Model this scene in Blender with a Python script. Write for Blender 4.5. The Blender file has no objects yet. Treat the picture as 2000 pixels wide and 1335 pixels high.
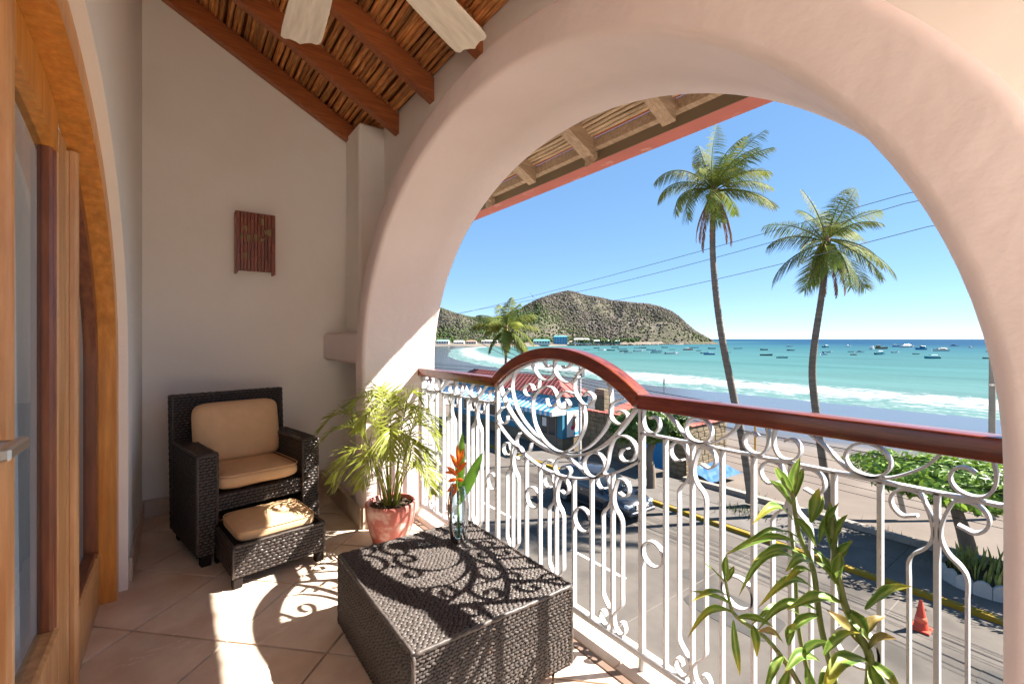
import bpy, math, random
from mathutils import Vector, Matrix, noise
random.seed(7)
R = math.radians
scn = bpy.context.scene
C = scn.collection

# ------------------------------------------------------------------ camera, world, sun, exposure
CAMZ = 1.25
YAW = R(36.3)
cam_d = bpy.data.cameras.new('camera'); cam = bpy.data.objects.new('camera', cam_d); C.objects.link(cam)
cam_d.sensor_width = 36; cam_d.lens = 16.0
cam_d.clip_start = 0.02; cam_d.clip_end = 60000
cam_d.shift_y = -5.5 / 2000
cam.location = (0, 0, CAMZ); cam.rotation_euler = (R(90), 0, -YAW)
scn.camera = cam

TO_SUN = Vector((0.93, -0.50, 1.0)).normalized()
SUN_EL = math.asin(TO_SUN.z); SUN_AZ = math.atan2(TO_SUN.x, TO_SUN.y)
world = bpy.data.worlds.new('World'); scn.world = world; world.use_nodes = True
wn = world.node_tree.nodes; wl = world.node_tree.links; wn.clear()
sky = wn.new('ShaderNodeTexSky'); sky.sky_type = 'NISHITA'; sky.sun_disc = False
sky.sun_elevation = SUN_EL; sky.sun_rotation = SUN_AZ
sky.altitude = 10; sky.air_density = 0.45; sky.dust_density = 0.0; sky.ozone_density = 6.0
bg = wn.new('ShaderNodeBackground'); bg.inputs['Strength'].default_value = 0.115
wo = wn.new('ShaderNodeOutputWorld')
sg_ = wn.new('ShaderNodeGamma'); sg_.inputs['Gamma'].default_value = 0.45       # even, hazeless sky: gentler gradient over the whole dome
sh_ = wn.new('ShaderNodeHueSaturation'); sh_.inputs['Saturation'].default_value = 1.45
wl.new(sky.outputs[0], sg_.inputs[0]); wl.new(sg_.outputs[0], sh_.inputs['Color']); wl.new(sh_.outputs[0], bg.inputs[0]); wl.new(bg.outputs[0], wo.inputs[0])
sun_d = bpy.data.lights.new('sun', 'SUN'); sun_d.energy = 4.4; sun_d.angle = R(0.5); sun_d.color = (1.0, 0.94, 0.86)
sun = bpy.data.objects.new('sun', sun_d); C.objects.link(sun)
sun.rotation_euler = (-TO_SUN).to_track_quat('-Z', 'Y').to_euler()
scn.view_settings.view_transform = 'Standard'; scn.view_settings.look = 'None'
scn.view_settings.exposure = 2.35; scn.view_settings.gamma = 1.0
scn.view_settings.use_curve_mapping = False
scn.cycles.max_bounces = 10; scn.cycles.diffuse_bounces = 6; scn.cycles.glossy_bounces = 4
scn.cycles.transparent_max_bounces = 24; scn.cycles.transmission_bounces = 8
scn.cycles.use_denoising = True
scn.cycles.sample_clamp_indirect = 6.0
scn.cycles.caustics_reflective = False; scn.cycles.caustics_refractive = False

# ------------------------------------------------------------------ materials
MATS = {}
def mat(name, col, rough=0.6, spec=0.4, vary=0.0, vscale=6.0, col2=None, bump=0.0, bscale=40.0, objrand=0.0,
        stretch=None, metal=0.0, coat=0.0, transl=0.0, attr=None, detail=6.0, stain=None):
    m = bpy.data.materials.new(name); m.use_nodes = True
    n, l = m.node_tree.nodes, m.node_tree.links; n.clear()
    out = n.new('ShaderNodeOutputMaterial'); p = n.new('ShaderNodeBsdfPrincipled')
    p.inputs['Roughness'].default_value = rough; p.inputs['Specular IOR Level'].default_value = spec
    p.inputs['Metallic'].default_value = metal; p.inputs['Coat Weight'].default_value = coat
    p.inputs['Coat Roughness'].default_value = 0.08
    tc = n.new('ShaderNodeTexCoord'); vec = tc.outputs['Object']
    if stretch:
        mp = n.new('ShaderNodeMapping'); mp.inputs['Scale'].default_value = stretch
        l.new(vec, mp.inputs[0]); vec = mp.outputs[0]
    c = None
    def rgb(v):
        q = n.new('ShaderNodeRGB'); q.outputs[0].default_value = (*v, 1); return q.outputs[0]
    c = rgb(col)
    if attr:
        a = n.new('ShaderNodeAttribute'); a.attribute_name = attr; c = a.outputs['Color']
    if col2 is not None:
        t = n.new('ShaderNodeTexNoise'); t.inputs['Scale'].default_value = vscale; t.inputs['Detail'].default_value = detail
        t.inputs['Roughness'].default_value = 0.6
        l.new(vec, t.inputs['Vector'])
        rp = n.new('ShaderNodeValToRGB'); rp.color_ramp.elements[0].position = 0.36; rp.color_ramp.elements[1].position = 0.64
        l.new(t.outputs[0], rp.inputs[0])
        mx = n.new('ShaderNodeMix'); mx.data_type = 'RGBA'
        l.new(rp.outputs[0], mx.inputs['Factor']); l.new(c, mx.inputs['A']); mx.inputs['B'].default_value = (*col2, 1)
        c = mx.outputs['Result']
    if stain is not None:   # (colour, scale, low, high)
        t = n.new('ShaderNodeTexNoise'); t.inputs['Scale'].default_value = stain[1]; t.inputs['Detail'].default_value = 8
        l.new(vec, t.inputs['Vector'])
        rp = n.new('ShaderNodeValToRGB'); rp.color_ramp.elements[0].position = stain[2]; rp.color_ramp.elements[1].position = stain[3]
        l.new(t.outputs[0], rp.inputs[0])
        mx = n.new('ShaderNodeMix'); mx.data_type = 'RGBA'
        l.new(rp.outputs[0], mx.inputs['Factor']); l.new(c, mx.inputs['A']); mx.inputs['B'].default_value = (*stain[0], 1)
        c = mx.outputs['Result']
    if vary > 0 or objrand > 0:
        hv = n.new('ShaderNodeHueSaturation'); l.new(c, hv.inputs['Color'])
        val = n.new('ShaderNodeMath'); val.operation = 'ADD'; val.inputs[0].default_value = 1.0; val.inputs[1].default_value = 0
        if vary > 0:
            t = n.new('ShaderNodeTexNoise'); t.inputs['Scale'].default_value = vscale * 0.7; t.inputs['Detail'].default_value = 4
            l.new(vec, t.inputs['Vector'])
            mr = n.new('ShaderNodeMapRange'); mr.inputs['To Min'].default_value = -vary; mr.inputs['To Max'].default_value = vary
            mr.inputs['From Min'].default_value = 0.25; mr.inputs['From Max'].default_value = 0.75
            l.new(t.outputs[0], mr.inputs[0]); l.new(mr.outputs[0], val.inputs[1])
        src = val.outputs[0]
        if objrand > 0:
            oi = n.new('ShaderNodeObjectInfo')
            mr = n.new('ShaderNodeMapRange'); mr.inputs['To Min'].default_value = 1 - objrand; mr.inputs['To Max'].default_value = 1 + objrand
            l.new(oi.outputs['Random'], mr.inputs[0])
            ml = n.new('ShaderNodeMath'); ml.operation = 'MULTIPLY'; l.new(src, ml.inputs[0]); l.new(mr.outputs[0], ml.inputs[1]); src = ml.outputs[0]
        l.new(src, hv.inputs['Value']); c = hv.outputs[0]
    l.new(c, p.inputs['Base Color'])
    if bump > 0:
        t = n.new('ShaderNodeTexNoise'); t.inputs['Scale'].default_value = bscale; t.inputs['Detail'].default_value = 5
        l.new(vec, t.inputs['Vector'])
        b = n.new('ShaderNodeBump'); b.inputs['Strength'].default_value = bump; b.inputs['Distance'].default_value = 0.02
        l.new(t.outputs[0], b.inputs['Height']); l.new(b.outputs[0], p.inputs['Normal'])
    sh = p.outputs[0]
    if transl > 0:
        tr = n.new('ShaderNodeBsdfTranslucent'); l.new(c, tr.inputs['Color'])
        ms = n.new('ShaderNodeMixShader'); ms.inputs[0].default_value = transl
        l.new(sh, ms.inputs[1]); l.new(tr.outputs[0], ms.inputs[2]); sh = ms.outputs[0]
    l.new(sh, out.inputs[0])
    MATS[name] = m
    return m

def glass_mat(name, tint=(0.95, 0.98, 0.98), ior=1.45, rough=0.0, base=0.0):
    m = bpy.data.materials.new(name); m.use_nodes = True
    n, l = m.node_tree.nodes, m.node_tree.links; n.clear()
    out = n.new('ShaderNodeOutputMaterial'); t = n.new('ShaderNodeBsdfTransparent'); t.inputs[0].default_value = (*tint, 1)
    g = n.new('ShaderNodeBsdfGlossy'); g.inputs['Roughness'].default_value = rough
    f = n.new('ShaderNodeFresnel'); f.inputs[0].default_value = ior
    ms = n.new('ShaderNodeMixShader')
    l.new(f.outputs[0], ms.inputs[0]); l.new(t.outputs[0], ms.inputs[1]); l.new(g.outputs[0], ms.inputs[2]); l.new(ms.outputs[0], out.inputs[0])
    MATS[name] = m
    return m

# ------------------------------------------------------------------ mesh helper
class MB:
    def __init__(s): s.v = []; s.f = []; s.c = {}
    def add(s, vs, fs):
        o = len(s.v); s.v += [tuple(v) for v in vs]; s.f += [tuple(i + o for i in f) for f in fs]; return s
    def box(s, x0, x1, y0, y1, z0, z1, M=None):
        vs = [(x, y, z) for x in (x0, x1) for y in (y0, y1) for z in (z0, z1)]
        if M is not None: vs = [M @ Vector(v) for v in vs]
        return s.add(vs, [(0, 1, 3, 2), (4, 6, 7, 5), (0, 4, 5, 1), (2, 3, 7, 6), (0, 2, 6, 4), (1, 5, 7, 3)])
    def bbox(s, x0, x1, y0, y1, z0, z1, b=0.01, M=None):   # box with bevelled edges
        vs = []; idx = {}
        for ix, x in enumerate((x0, x1)):
            for iy, y in enumerate((y0, y1)):
                for iz, z in enumerate((z0, z1)):
                    sx, sy, sz = (1 - 2 * ix) * b, (1 - 2 * iy) * b, (1 - 2 * iz) * b
                    for a, d in enumerate(((0, sy, sz), (sx, 0, sz), (sx, sy, 0))):
                        idx[(ix, iy, iz, a)] = len(vs); vs.append((x + d[0], y + d[1], z + d[2]))
        F = []; g = lambda *k: idx[k]
        for i in (0, 1):
            F.append([g(i, 0, 0, 0), g(i, 1, 0, 0), g(i, 1, 1, 0), g(i, 0, 1, 0)])
            F.append([g(0, i, 0, 1), g(1, i, 0, 1), g(1, i, 1, 1), g(0, i, 1, 1)])
            F.append([g(0, 0, i, 2), g(1, 0, i, 2), g(1, 1, i, 2), g(0, 1, i, 2)])
            for j in (0, 1):
                F.append([g(i, j, 0, 0), g(i, j, 1, 0), g(i, j, 1, 1), g(i, j, 0, 1)])
                F.append([g(i, 0, j, 0), g(i, 1, j, 0), g(i, 1, j, 2), g(i, 0, j, 2)])
                F.append([g(0, i, j, 1), g(1, i, j, 1), g(1, i, j, 2), g(0, i, j, 2)])
                for k in (0, 1):
                    F.append([g(i, j, k, 0), g(i, j, k, 1), g(i, j, k, 2)])
        if M is not None: vs = [M @ Vector(v) for v in vs]
        s.add(vs, F); return s
    def tube(s, pts, rad, n=8, cap=True, up=None):
        pts = [Vector(p) for p in pts]; N = len(pts)
        rr = rad if isinstance(rad, (list, tuple)) else [rad] * N
        rings = []; prev = None
        for i, p in enumerate(pts):
            t = (pts[min(i + 1, N - 1)] - pts[max(i - 1, 0)])
            t = t.normalized() if t.length > 1e-9 else Vector((0, 0, 1))
            if prev is None:
                a = Vector((0, 0, 1)) if abs(t.z) < .9 else Vector((1, 0, 0))
                x = t.cross(a).normalized()
            else:
                x = (prev - t * prev.dot(t)).normalized()
            prev = x; y = t.cross(x)
            rings.append([p + x * math.cos(2 * math.pi * k / n) * rr[i] + y * math.sin(2 * math.pi * k / n) * rr[i] for k in range(n)])
        o = len(s.v)
        for r in rings: s.v += [tuple(v) for v in r]
        for i in range(N - 1):
            for k in range(n):
                s.f.append((o + i * n + k, o + i * n + (k + 1) % n, o + (i + 1) * n + (k + 1) % n, o + (i + 1) * n + k))
        if cap:
            s.f.append(tuple(o + k for k in range(n))[::-1]); s.f.append(tuple(o + (N - 1) * n + k for k in range(n)))
        return s
    def lathe(s, prof, n=24, M=None, c=(0, 0, 0)):
        o = len(s.v); N = len(prof)
        for r, z in prof:
            for k in range(n):
                a = 2 * math.pi * k / n; v = Vector((c[0] + r * math.cos(a), c[1] + r * math.sin(a), c[2] + z))
                s.v.append(tuple(M @ v if M is not None else v))
        for i in range(N - 1):
            for k in range(n):
                s.f.append((o + i * n + k, o + i * n + (k + 1) % n, o + (i + 1) * n + (k + 1) % n, o + (i + 1) * n + k))
        return s
    def grid(s, P):     # P[i][j] points
        o = len(s.v); I, J = len(P), len(P[0])
        for r in P: s.v += [tuple(v) for v in r]
        for i in range(I - 1):
            for j in range(J - 1):
                s.f.append((o + i * J + j, o + (i + 1) * J + j, o + (i + 1) * J + j + 1, o + i * J + j + 1))
        return s
    def prism(s, poly, z0, z1):
        n = len(poly); o = len(s.v)
        s.v += [(x, y, z0) for x, y in poly] + [(x, y, z1) for x, y in poly]
        s.f.append(tuple(o + i for i in range(n))[::-1]); s.f.append(tuple(o + n + i for i in range(n)))
        for i in range(n):
            s.f.append((o + i, o + (i + 1) % n, o + n + (i + 1) % n, o + n + i))
        return s
    def flat(s, pts):
        o = len(s.v); s.v += [tuple(p) for p in pts]; s.f.append(tuple(range(o, o + len(pts)))); return s
    def xf(s, M): s.v = [tuple(M @ Vector(v)) for v in s.v]; return s
    def mesh(s, name, m, smooth=False):
        me = bpy.data.meshes.new(name); me.from_pydata(s.v, [], s.f)
        for mm in (m if isinstance(m, (list, tuple)) else [m]): me.materials.append(mm)
        if smooth:
            me.polygons.foreach_set('use_smooth', [True] * len(me.polygons))
        if s.c:
            a = me.color_attributes.new('Col', 'FLOAT_COLOR', 'POINT')
            for i, col in s.c.items(): a.data[i].color = (*col, 1)
        me.update(); return me

def obj(name, mb, m, parent=None, smooth=False, loc=None, fixn=True):
    me = mb.mesh(name, m, smooth) if isinstance(mb, MB) else mb
    o = bpy.data.objects.new(name, me); C.objects.link(o)
    if parent is not None: o.parent = parent
    if loc is not None: o.location = loc
    return o
def tag(o, label=None, cat=None, group=None, kind=None):
    if label: o['label'] = label
    if cat: o['category'] = cat
    if group: o['group'] = group
    if kind: o['kind'] = kind
    return o
def empty(name, loc=(0, 0, 0), rz=0.0):
    o = bpy.data.objects.new(name, None); C.objects.link(o); o.location = loc; o.rotation_euler = (0, 0, rz)
    o.empty_display_size = 0.05
    return o
def copy_tree(o, parent=None):
    c = o.copy(); C.objects.link(c); c.parent = parent
    for ch in list(o.children): copy_tree(ch, c)
    return c
def split_mesh_normals(o): pass
def catmull(P, n=6):
    P = [Vector(p) for p in P]; out = []
    for i in range(len(P) - 1):
        p0, p1, p2, p3 = P[max(i - 1, 0)], P[i], P[i + 1], P[min(i + 2, len(P) - 1)]
        for k in range(n):
            t = k / n
            out.append(0.5 * ((2 * p1) + (-p0 + p2) * t + (2 * p0 - 5 * p1 + 4 * p2 - p3) * t * t + (-p0 + 3 * p1 - 3 * p2 + p3) * t ** 3))
    out.append(P[-1]); return out
def nz(x, y=0.0, z=0.0): return noise.noise(Vector((x, y, z)))
def clip_poly(poly, x0, x1, y0, y1):
    def cl(p, f, g):
        out = []
        for i in range(len(p)):
            a, b = p[i], p[(i + 1) % len(p)]
            ia, ib = f(a), f(b)
            if ia >= 0: out.append(a)
            if (ia >= 0) != (ib >= 0):
                t = ia / (ia - ib); out.append((a[0] + (b[0] - a[0]) * t, a[1] + (b[1] - a[1]) * t))
        return out
    for f in (lambda p: p[0] - x0, lambda p: x1 - p[0], lambda p: p[1] - y0, lambda p: y1 - p[1]):
        poly = cl(poly, f, None)
        if len(poly) < 3: return []
    return poly
def smooth_by_angle(o, ang=35):
    me = o.data
    me.polygons.foreach_set('use_smooth', [True] * len(me.polygons))
    try: me.set_sharp_from_angle(angle=R(ang))
    except Exception: pass
    return o

ORD = ['first', 'second', 'third', 'fourth', 'fifth', 'sixth', 'seventh', 'eighth', 'ninth', 'tenth', 'eleventh', 'twelfth', 'thirteenth', 'fourteenth']
NTH = {}
def nth(s_):
    NTH[s_] = NTH.get(s_, -1) + 1; return s_ % ORD[NTH[s_]]
# ---- palette
M_wall = mat('cream_plaster', (0.88, 0.845, 0.79), 0.85, 0.2, vary=0.035, vscale=2.0, bump=0.25, bscale=7, stain=((0.83, 0.78, 0.70), 1.2, 0.55, 0.8))
M_arch = mat('pink_plaster', (0.78, 0.675, 0.65), 0.8, 0.25, vary=0.05, vscale=2.5, bump=0.4, bscale=9, stain=((0.73, 0.625, 0.59), 1.6, 0.56, 0.8))
M_white_plaster = mat('white_plaster', (0.85, 0.83, 0.79), 0.85, 0.2, vary=0.03, vscale=3, bump=0.12, bscale=18)
def tile_material():
    m = mat('floor_tile', (0.64, 0.50, 0.385), 0.32, 0.4, vary=0.08, vscale=5, stain=((0.60, 0.43, 0.32), 3.2, 0.52, 0.72), col2=(0.75, 0.63, 0.51), objrand=0.06, bump=0.04, bscale=60)
    n, l = m.node_tree.nodes, m.node_tree.links
    p = next(x for x in n if x.type == 'BSDF_PRINCIPLED'); src = p.inputs['Base Color'].links[0].from_socket
    tc = n.new('ShaderNodeTexCoord'); mp = n.new('ShaderNodeMapping'); mp.inputs['Scale'].default_value = (3.2, 8.0, 1); mp.inputs['Rotation'].default_value = (0, 0, 0.9)
    l.new(tc.outputs['Object'], mp.inputs[0])
    nt = n.new('ShaderNodeTexNoise'); nt.inputs['Scale'].default_value = 1.1; nt.inputs['Detail'].default_value = 5; nt.inputs['Distortion'].default_value = 0.6
    l.new(mp.outputs[0], nt.inputs['Vector'])
    a = n.new('ShaderNodeMath'); a.operation = 'SUBTRACT'; a.inputs[1].default_value = 0.5; l.new(nt.outputs[0], a.inputs[0])
    b = n.new('ShaderNodeMath'); b.operation = 'ABSOLUTE'; l.new(a.outputs[0], b.inputs[0])
    r = n.new('ShaderNodeMapRange'); r.inputs['From Min'].default_value = 0.0; r.inputs['From Max'].default_value = 0.010; r.inputs['To Min'].default_value = 0.55; r.inputs['To Max'].default_value = 0.0
    l.new(b.outputs[0], r.inputs[0])
    nt2 = n.new('ShaderNodeTexNoise'); nt2.inputs['Scale'].default_value = 4; l.new(tc.outputs['Object'], nt2.inputs['Vector'])
    r2 = n.new('ShaderNodeMapRange'); r2.inputs['From Min'].default_value = 0.48; r2.inputs['From Max'].default_value = 0.6; l.new(nt2.outputs[0], r2.inputs[0])
    mu = n.new('ShaderNodeMath'); mu.operation = 'MULTIPLY'; l.new(r.outputs[0], mu.inputs[0]); l.new(r2.outputs[0], mu.inputs[1])
    mx = n.new('ShaderNodeMix'); mx.data_type = 'RGBA'; l.new(mu.outputs[0], mx.inputs['Factor']); l.new(src, mx.inputs['A']); mx.inputs['B'].default_value = (0.86, 0.78, 0.70, 1)
    l.new(mx.outputs['Result'], p.inputs['Base Color']); return m
M_tile = tile_material()
M_grout = mat('grout', (0.20, 0.15, 0.115), 0.9, 0.1, vary=0.1, vscale=20)
M_skirt = mat('skirting_tile', (0.52, 0.40, 0.30), 0.4, 0.4, vary=0.06, vscale=6, col2=(0.62, 0.50, 0.40))
M_strip = mat('threshold_strip', (0.17, 0.115, 0.085), 0.5, 0.4, vary=0.1, vscale=10)
M_rafter = mat('varnished_rafter', (0.30, 0.088, 0.03), 0.38, 0.45, vary=0.22, vscale=4, col2=(0.40, 0.13, 0.04), stretch=(1.5, 22, 22), bump=0.1, bscale=12)
M_oldwood = mat('weathered_wood', (0.40, 0.27, 0.17), 0.8, 0.2, vary=0.2, vscale=4, col2=(0.52, 0.38, 0.26), stretch=(2, 18, 18), bump=0.25, bscale=14)
M_cane = mat('varnished_cane', (0.72, 0.37, 0.13), 0.38, 0.45, vary=0.35, vscale=9, col2=(0.48, 0.18, 0.06), objrand=0.35, stretch=(9, 1.0, 9), bump=0.15, bscale=12)
M_oldcane = mat('weathered_cane', (0.66, 0.48, 0.30), 0.8, 0.2, vary=0.25, vscale=7, col2=(0.43, 0.32, 0.21), objrand=0.18, stretch=(8, 1, 8), bump=0.2, bscale=12)
M_deck = mat('roof_deck', (0.22, 0.09, 0.035), 0.9, 0.1)
M_redpaint = mat('red_painted_beam', (0.50, 0.16, 0.125), 0.7, 0.3, vary=0.12, vscale=6, stain=((0.62, 0.34, 0.28), 9, 0.6, 0.72))
M_olive = mat('olive_painted_board', (0.20, 0.145, 0.085), 0.7, 0.3, vary=0.08, vscale=5)
M_claytile = mat('clay_tile', (0.42, 0.16, 0.09), 0.75, 0.2, vary=0.2, vscale=8, objrand=0.15)
M_frame = mat('orange_wood', (0.68, 0.30, 0.065), 0.32, 0.45, vary=0.2, vscale=3, col2=(0.56, 0.21, 0.04), stretch=(14, 14, 1.3), bump=0.05, bscale=10)
M_brown = mat('brown_wood', (0.25, 0.085, 0.035), 0.32, 0.45, vary=0.2, vscale=3, col2=(0.155, 0.045, 0.02), stretch=(14, 14, 1.3), bump=0.06, bscale=10)
M_tanwood = mat('tan_wood', (0.60, 0.34, 0.15), 0.35, 0.45, vary=0.18, vscale=3, col2=(0.50, 0.24, 0.09), stretch=(14, 14, 1.2), bump=0.06, bscale=10)
M_pane = glass_mat('window_glass', ior=1.28)
M_steel = mat('brushed_steel', (0.6, 0.59, 0.57), 0.3, 0.5, metal=0.9)
M_curtain = mat('sheer_curtain', (0.82, 0.82, 0.82), 0.9, 0.1, transl=0.45)
M_rail = mat('white_enamel', (0.50, 0.51, 0.53), 0.35, 0.5, vary=0.03, vscale=12, bump=0.03, bscale=60)
M_hand = mat('mahogany_handrail', (0.10, 0.017, 0.011), 0.24, 0.5, vary=0.35, vscale=3, col2=(0.205, 0.045, 0.016), stretch=(12, 1.2, 12), coat=0.2, bump=0.04, bscale=20)
M_wick = mat('dark_wicker', (0.040, 0.029, 0.024), 0.38, 0.5, vary=0.5, vscale=60, stain=((0.13, 0.07, 0.035), 22, 0.66, 0.76))
M_wickg = mat('grey_wicker', (0.075, 0.062, 0.055), 0.45, 0.45, vary=0.5, vscale=70, stain=((0.16, 0.085, 0.05), 16, 0.66, 0.78))
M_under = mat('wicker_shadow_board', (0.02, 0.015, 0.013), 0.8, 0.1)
def cushion_material():
    m = mat('tan_cushion_fabric', (0.70, 0.46, 0.26), 0.9, 0.1, vary=0.05, vscale=30, bump=0.25, bscale=420)
    return m
M_cush = cushion_material()
M_pot = mat('red_glazed_pot', (0.42, 0.125, 0.10), 0.5, 0.4, vary=0.15, vscale=9, stain=((0.58, 0.42, 0.37), 13, 0.50, 0.66))
M_soil = mat('potting_soil', (0.07, 0.05, 0.035), 0.95, 0.1, vary=0.5, vscale=60, bump=0.8, bscale=90)
M_areca = mat('areca_leaf', (0.25, 0.29, 0.04), 0.42, 0.4, vary=0.25, vscale=9, col2=(0.32, 0.35, 0.065), objrand=0.15, transl=0.4)
M_arecastem = mat('areca_stem', (0.36, 0.36, 0.08), 0.45, 0.4, vary=0.2, vscale=12)
M_drac = mat('dracaena_leaf', (0.2, 0.3, 0.05), 0.45, 0.3, attr='Col', transl=0.35, vary=0.12, vscale=20)
M_dracstem = mat('dracaena_stem', (0.16, 0.20, 0.06), 0.5, 0.4, vary=0.2, vscale=25)
M_vase = glass_mat('vase_glass', (0.90, 0.955, 0.98), 1.5)
M_water = glass_mat('vase_base_glass', (0.82, 0.92, 0.96), 1.33)
M_bract = mat('orange_bract', (0.72, 0.085, 0.012), 0.4, 0.4, vary=0.2, vscale=40, col2=(0.80, 0.22, 0.02), transl=0.25)
M_leafg = mat('flower_leaf', (0.14, 0.30, 0.035), 0.38, 0.45, vary=0.15, vscale=15, transl=0.4)
M_blade = mat('whitewashed_blade', (0.66, 0.60, 0.50), 0.6, 0.3, vary=0.1, vscale=3, col2=(0.50, 0.44, 0.36), stretch=(16, 2.0, 16))
M_bronze = mat('fan_bronze', (0.12, 0.08, 0.05), 0.4, 0.5, metal=0.6)
M_sconce = mat('sconce_wood', (0.17, 0.038, 0.012), 0.32, 0.5, vary=0.3, vscale=5, col2=(0.26, 0.065, 0.02), stretch=(10, 10, 1.5), objrand=0.2)
M_sconce_in = mat('sconce_diffuser', (0.36, 0.26, 0.12), 0.7, 0.2)
# outdoors
M_road = mat('concrete_road', (0.090, 0.076, 0.065), 0.85, 0.2, vary=0.18, vscale=0.8, col2=(0.113, 0.098, 0.083), stain=((0.055, 0.048, 0.041), 0.45, 0.50, 0.70), bump=0.15, bscale=20)
M_walk = mat('sidewalk', (0.105, 0.094, 0.084), 0.9, 0.2, vary=0.1, vscale=1.0, col2=(0.131, 0.117, 0.106), stain=((0.074, 0.066, 0.059), 0.6, 0.58, 0.75), bump=0.15, bscale=20)
M_kerb = mat('yellow_kerb_paint', (0.234, 0.148, 0.011), 0.75, 0.2, vary=0.12, vscale=2, stain=((0.234, 0.195, 0.125), 3, 0.58, 0.72))
M_kerbgrey = mat('gutter_concrete', (0.117, 0.105, 0.094), 0.9, 0.2, vary=0.1, vscale=2)
M_lowwall = mat('sand_wall', (0.250, 0.218, 0.187), 0.9, 0.2, vary=0.15, vscale=2, stain=((0.156, 0.133, 0.109), 1.5, 0.5, 0.7), bump=0.3, bscale=8)

# ================================================================== THE BALCONY: structure
BX0, BX1 = -0.2, 1.51          # inner face of door wall, outer face of arch wall
YB = 4.09                      # back wall
YN = -2.0                     # unseen end behind the viewer, left open to let light in
AC, AA, AB_, AZ = 1.5575, 1.4425, 1.20, 1.05   # arch: centre, half width, rise, springing height
def roof_b(x): return 2.96 - 0.53 * (x - 1.21)     # underside of rafters
def roof_c(x): return roof_b(x) + 0.155            # underside of canes

# floor
fl = obj('balcony_floor', MB().box(-0.45, 1.52, YN, 4.3, -0.25, -0.014), M_grout)
tag(fl, 'beige diagonal ceramic tile floor of the balcony', 'floor', kind='structure')
T = 0.45; s2 = math.sqrt(0.5)
for i in range(-14, 15):
    for j in range(-14, 15):
        cx, cy = -0.156 + (i - j) * T * s2, 2.539 + (i + j) * T * s2
        h = T / 2 - 0.0042
        cxx, cyy = cx, cy + T * s2
        poly = [(cxx + (a - b) * h * s2, cyy + (a + b) * h * s2) for a, b in ((-1, -1), (1, -1), (1, 1), (-1, 1))]
        poly = clip_poly(poly, -0.33, 1.297, YN + .01, YB - .002)
        if len(poly) < 3: continue
        area = abs(sum(poly[k][0] * poly[(k + 1) % len(poly)][1] - poly[(k + 1) % len(poly)][0] * poly[k][1] for k in range(len(poly)))) / 2
        if area < 0.0015: continue
        n = len(poly); gx = sum(p[0] for p in poly) / n; gy = sum(p[1] for p in poly) / n
        inn = []
        for p in poly:
            d = math.hypot(p[0] - gx, p[1] - gy); k = max(0, 1 - 0.003 / max(d, .01)); inn.append((gx + (p[0] - gx) * k, gy + (p[1] - gy) * k))
        mb = MB(); dz = random.uniform(-.0006, .0006)
        mb.v = [(x, y, -0.013) for x, y in poly] + [(x, y, -0.002 + dz) for x, y in poly] + [(x, y, 0.0 + dz) for x, y in inn]
        mb.f = [tuple(2 * n + k for k in range(n))] + [(k, (k + 1) % n, n + (k + 1) % n, n + k) for k in range(n)] + [(n + k, n + (k + 1) % n, 2 * n + (k + 1) % n, 2 * n + k) for k in range(n)]
        obj('floor_tile', mb, M_tile, fl)
obj('threshold_strip', MB().bbox(1.299, 1.333, YN, 2.995, -0.013, 0.004, 0.003), M_strip, fl)
y = YN
while y < 2.99:
    y2 = min(y + 0.452, 2.995)
    obj('ledge_tile', MB().bbox(1.336, 1.519, y + .002, y2 - .002, -0.013, 0.006, 0.003), M_tile, fl); y = y2
tag(obj('balcony_slab', MB().box(-0.45, 1.60, YN, 4.3, -0.6, -0.252), M_white_plaster), 'white concrete slab under the balcony floor', 'slab', kind='structure')

# unseen floor and wall added behind the viewer to bounce sunlight inside
tag(obj('bounce_floor', MB().box(-0.45, 1.60, -8.0, YN - .002, -0.6, 0.0), M_tile), 'unseen tiled floor added behind the viewer to bounce sunlight', 'bounce_floor', kind='structure')
tag(obj('bounce_wall', MB().box(-0.45, BX0, -8.0, YN - .002, 0.001, 3.4), M_white_plaster), 'unseen white wall added behind the viewer to bounce sunlight', 'wall', kind='structure')

# back wall
bw = MB(); N = 24
Pf = []
for k in range(N + 1):
    x = -0.6 + (2.0 + 0.0) * k / N
    Pf.append([(x, YB, -0.2), (x, YB, 1.2), (x, YB, 2.2), (x, YB, roof_c(x) + 0.05), (x, YB + .2, roof_c(x) + .05), (x, YB + .2, -0.2)])
bw.grid(Pf)
tag(obj('back_wall', bw, M_wall), 'plain cream plaster wall behind the armchair', 'wall', kind='structure')

# left (door) wall with arched opening
DC, DA, DB, DZ = 1.50, 1.47, 1.06, 1.10
def door_top(y, a=DA, b=DB):
    t = (y - DC) / a
    return None if abs(t) >= 1 else DZ + b * math.sqrt(max(0, 1 - t * t))
ztop = roof_c(BX0) + 0.05
mb = MB(); ys = sorted(set([YN + (YB + .1 - YN) * k / 40 for k in range(41)] + [DC + DA * math.cos(math.pi * k / 60) for k in range(61)]))
for a, b in zip(ys[:-1], ys[1:]):
    za = door_top(a); zb = door_top(b)
    mid = door_top((a + b) / 2)
    if mid is None: lo = (-0.2, -0.2)
    else: lo = (za if za else DZ, zb if zb else DZ)
    q = len(mb.v)
    for x in (BX0, -0.465):
        mb.v += [(x, a, lo[0]), (x, b, lo[1]), (x, b, ztop), (x, a, ztop)]
    mb.f += [(q, q + 1, q + 2, q + 3), (q + 4, q + 7, q + 6, q + 5)]
    mb.f += [(q, q + 4, q + 5, q + 1)]
for sgn in (-1, 1):
    yy = DC + sgn * DA
    mb.flat([(BX0, yy, -0.2), (-0.465, yy, -0.2), (-0.465, yy, DZ), (BX0, yy, DZ)])
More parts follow.
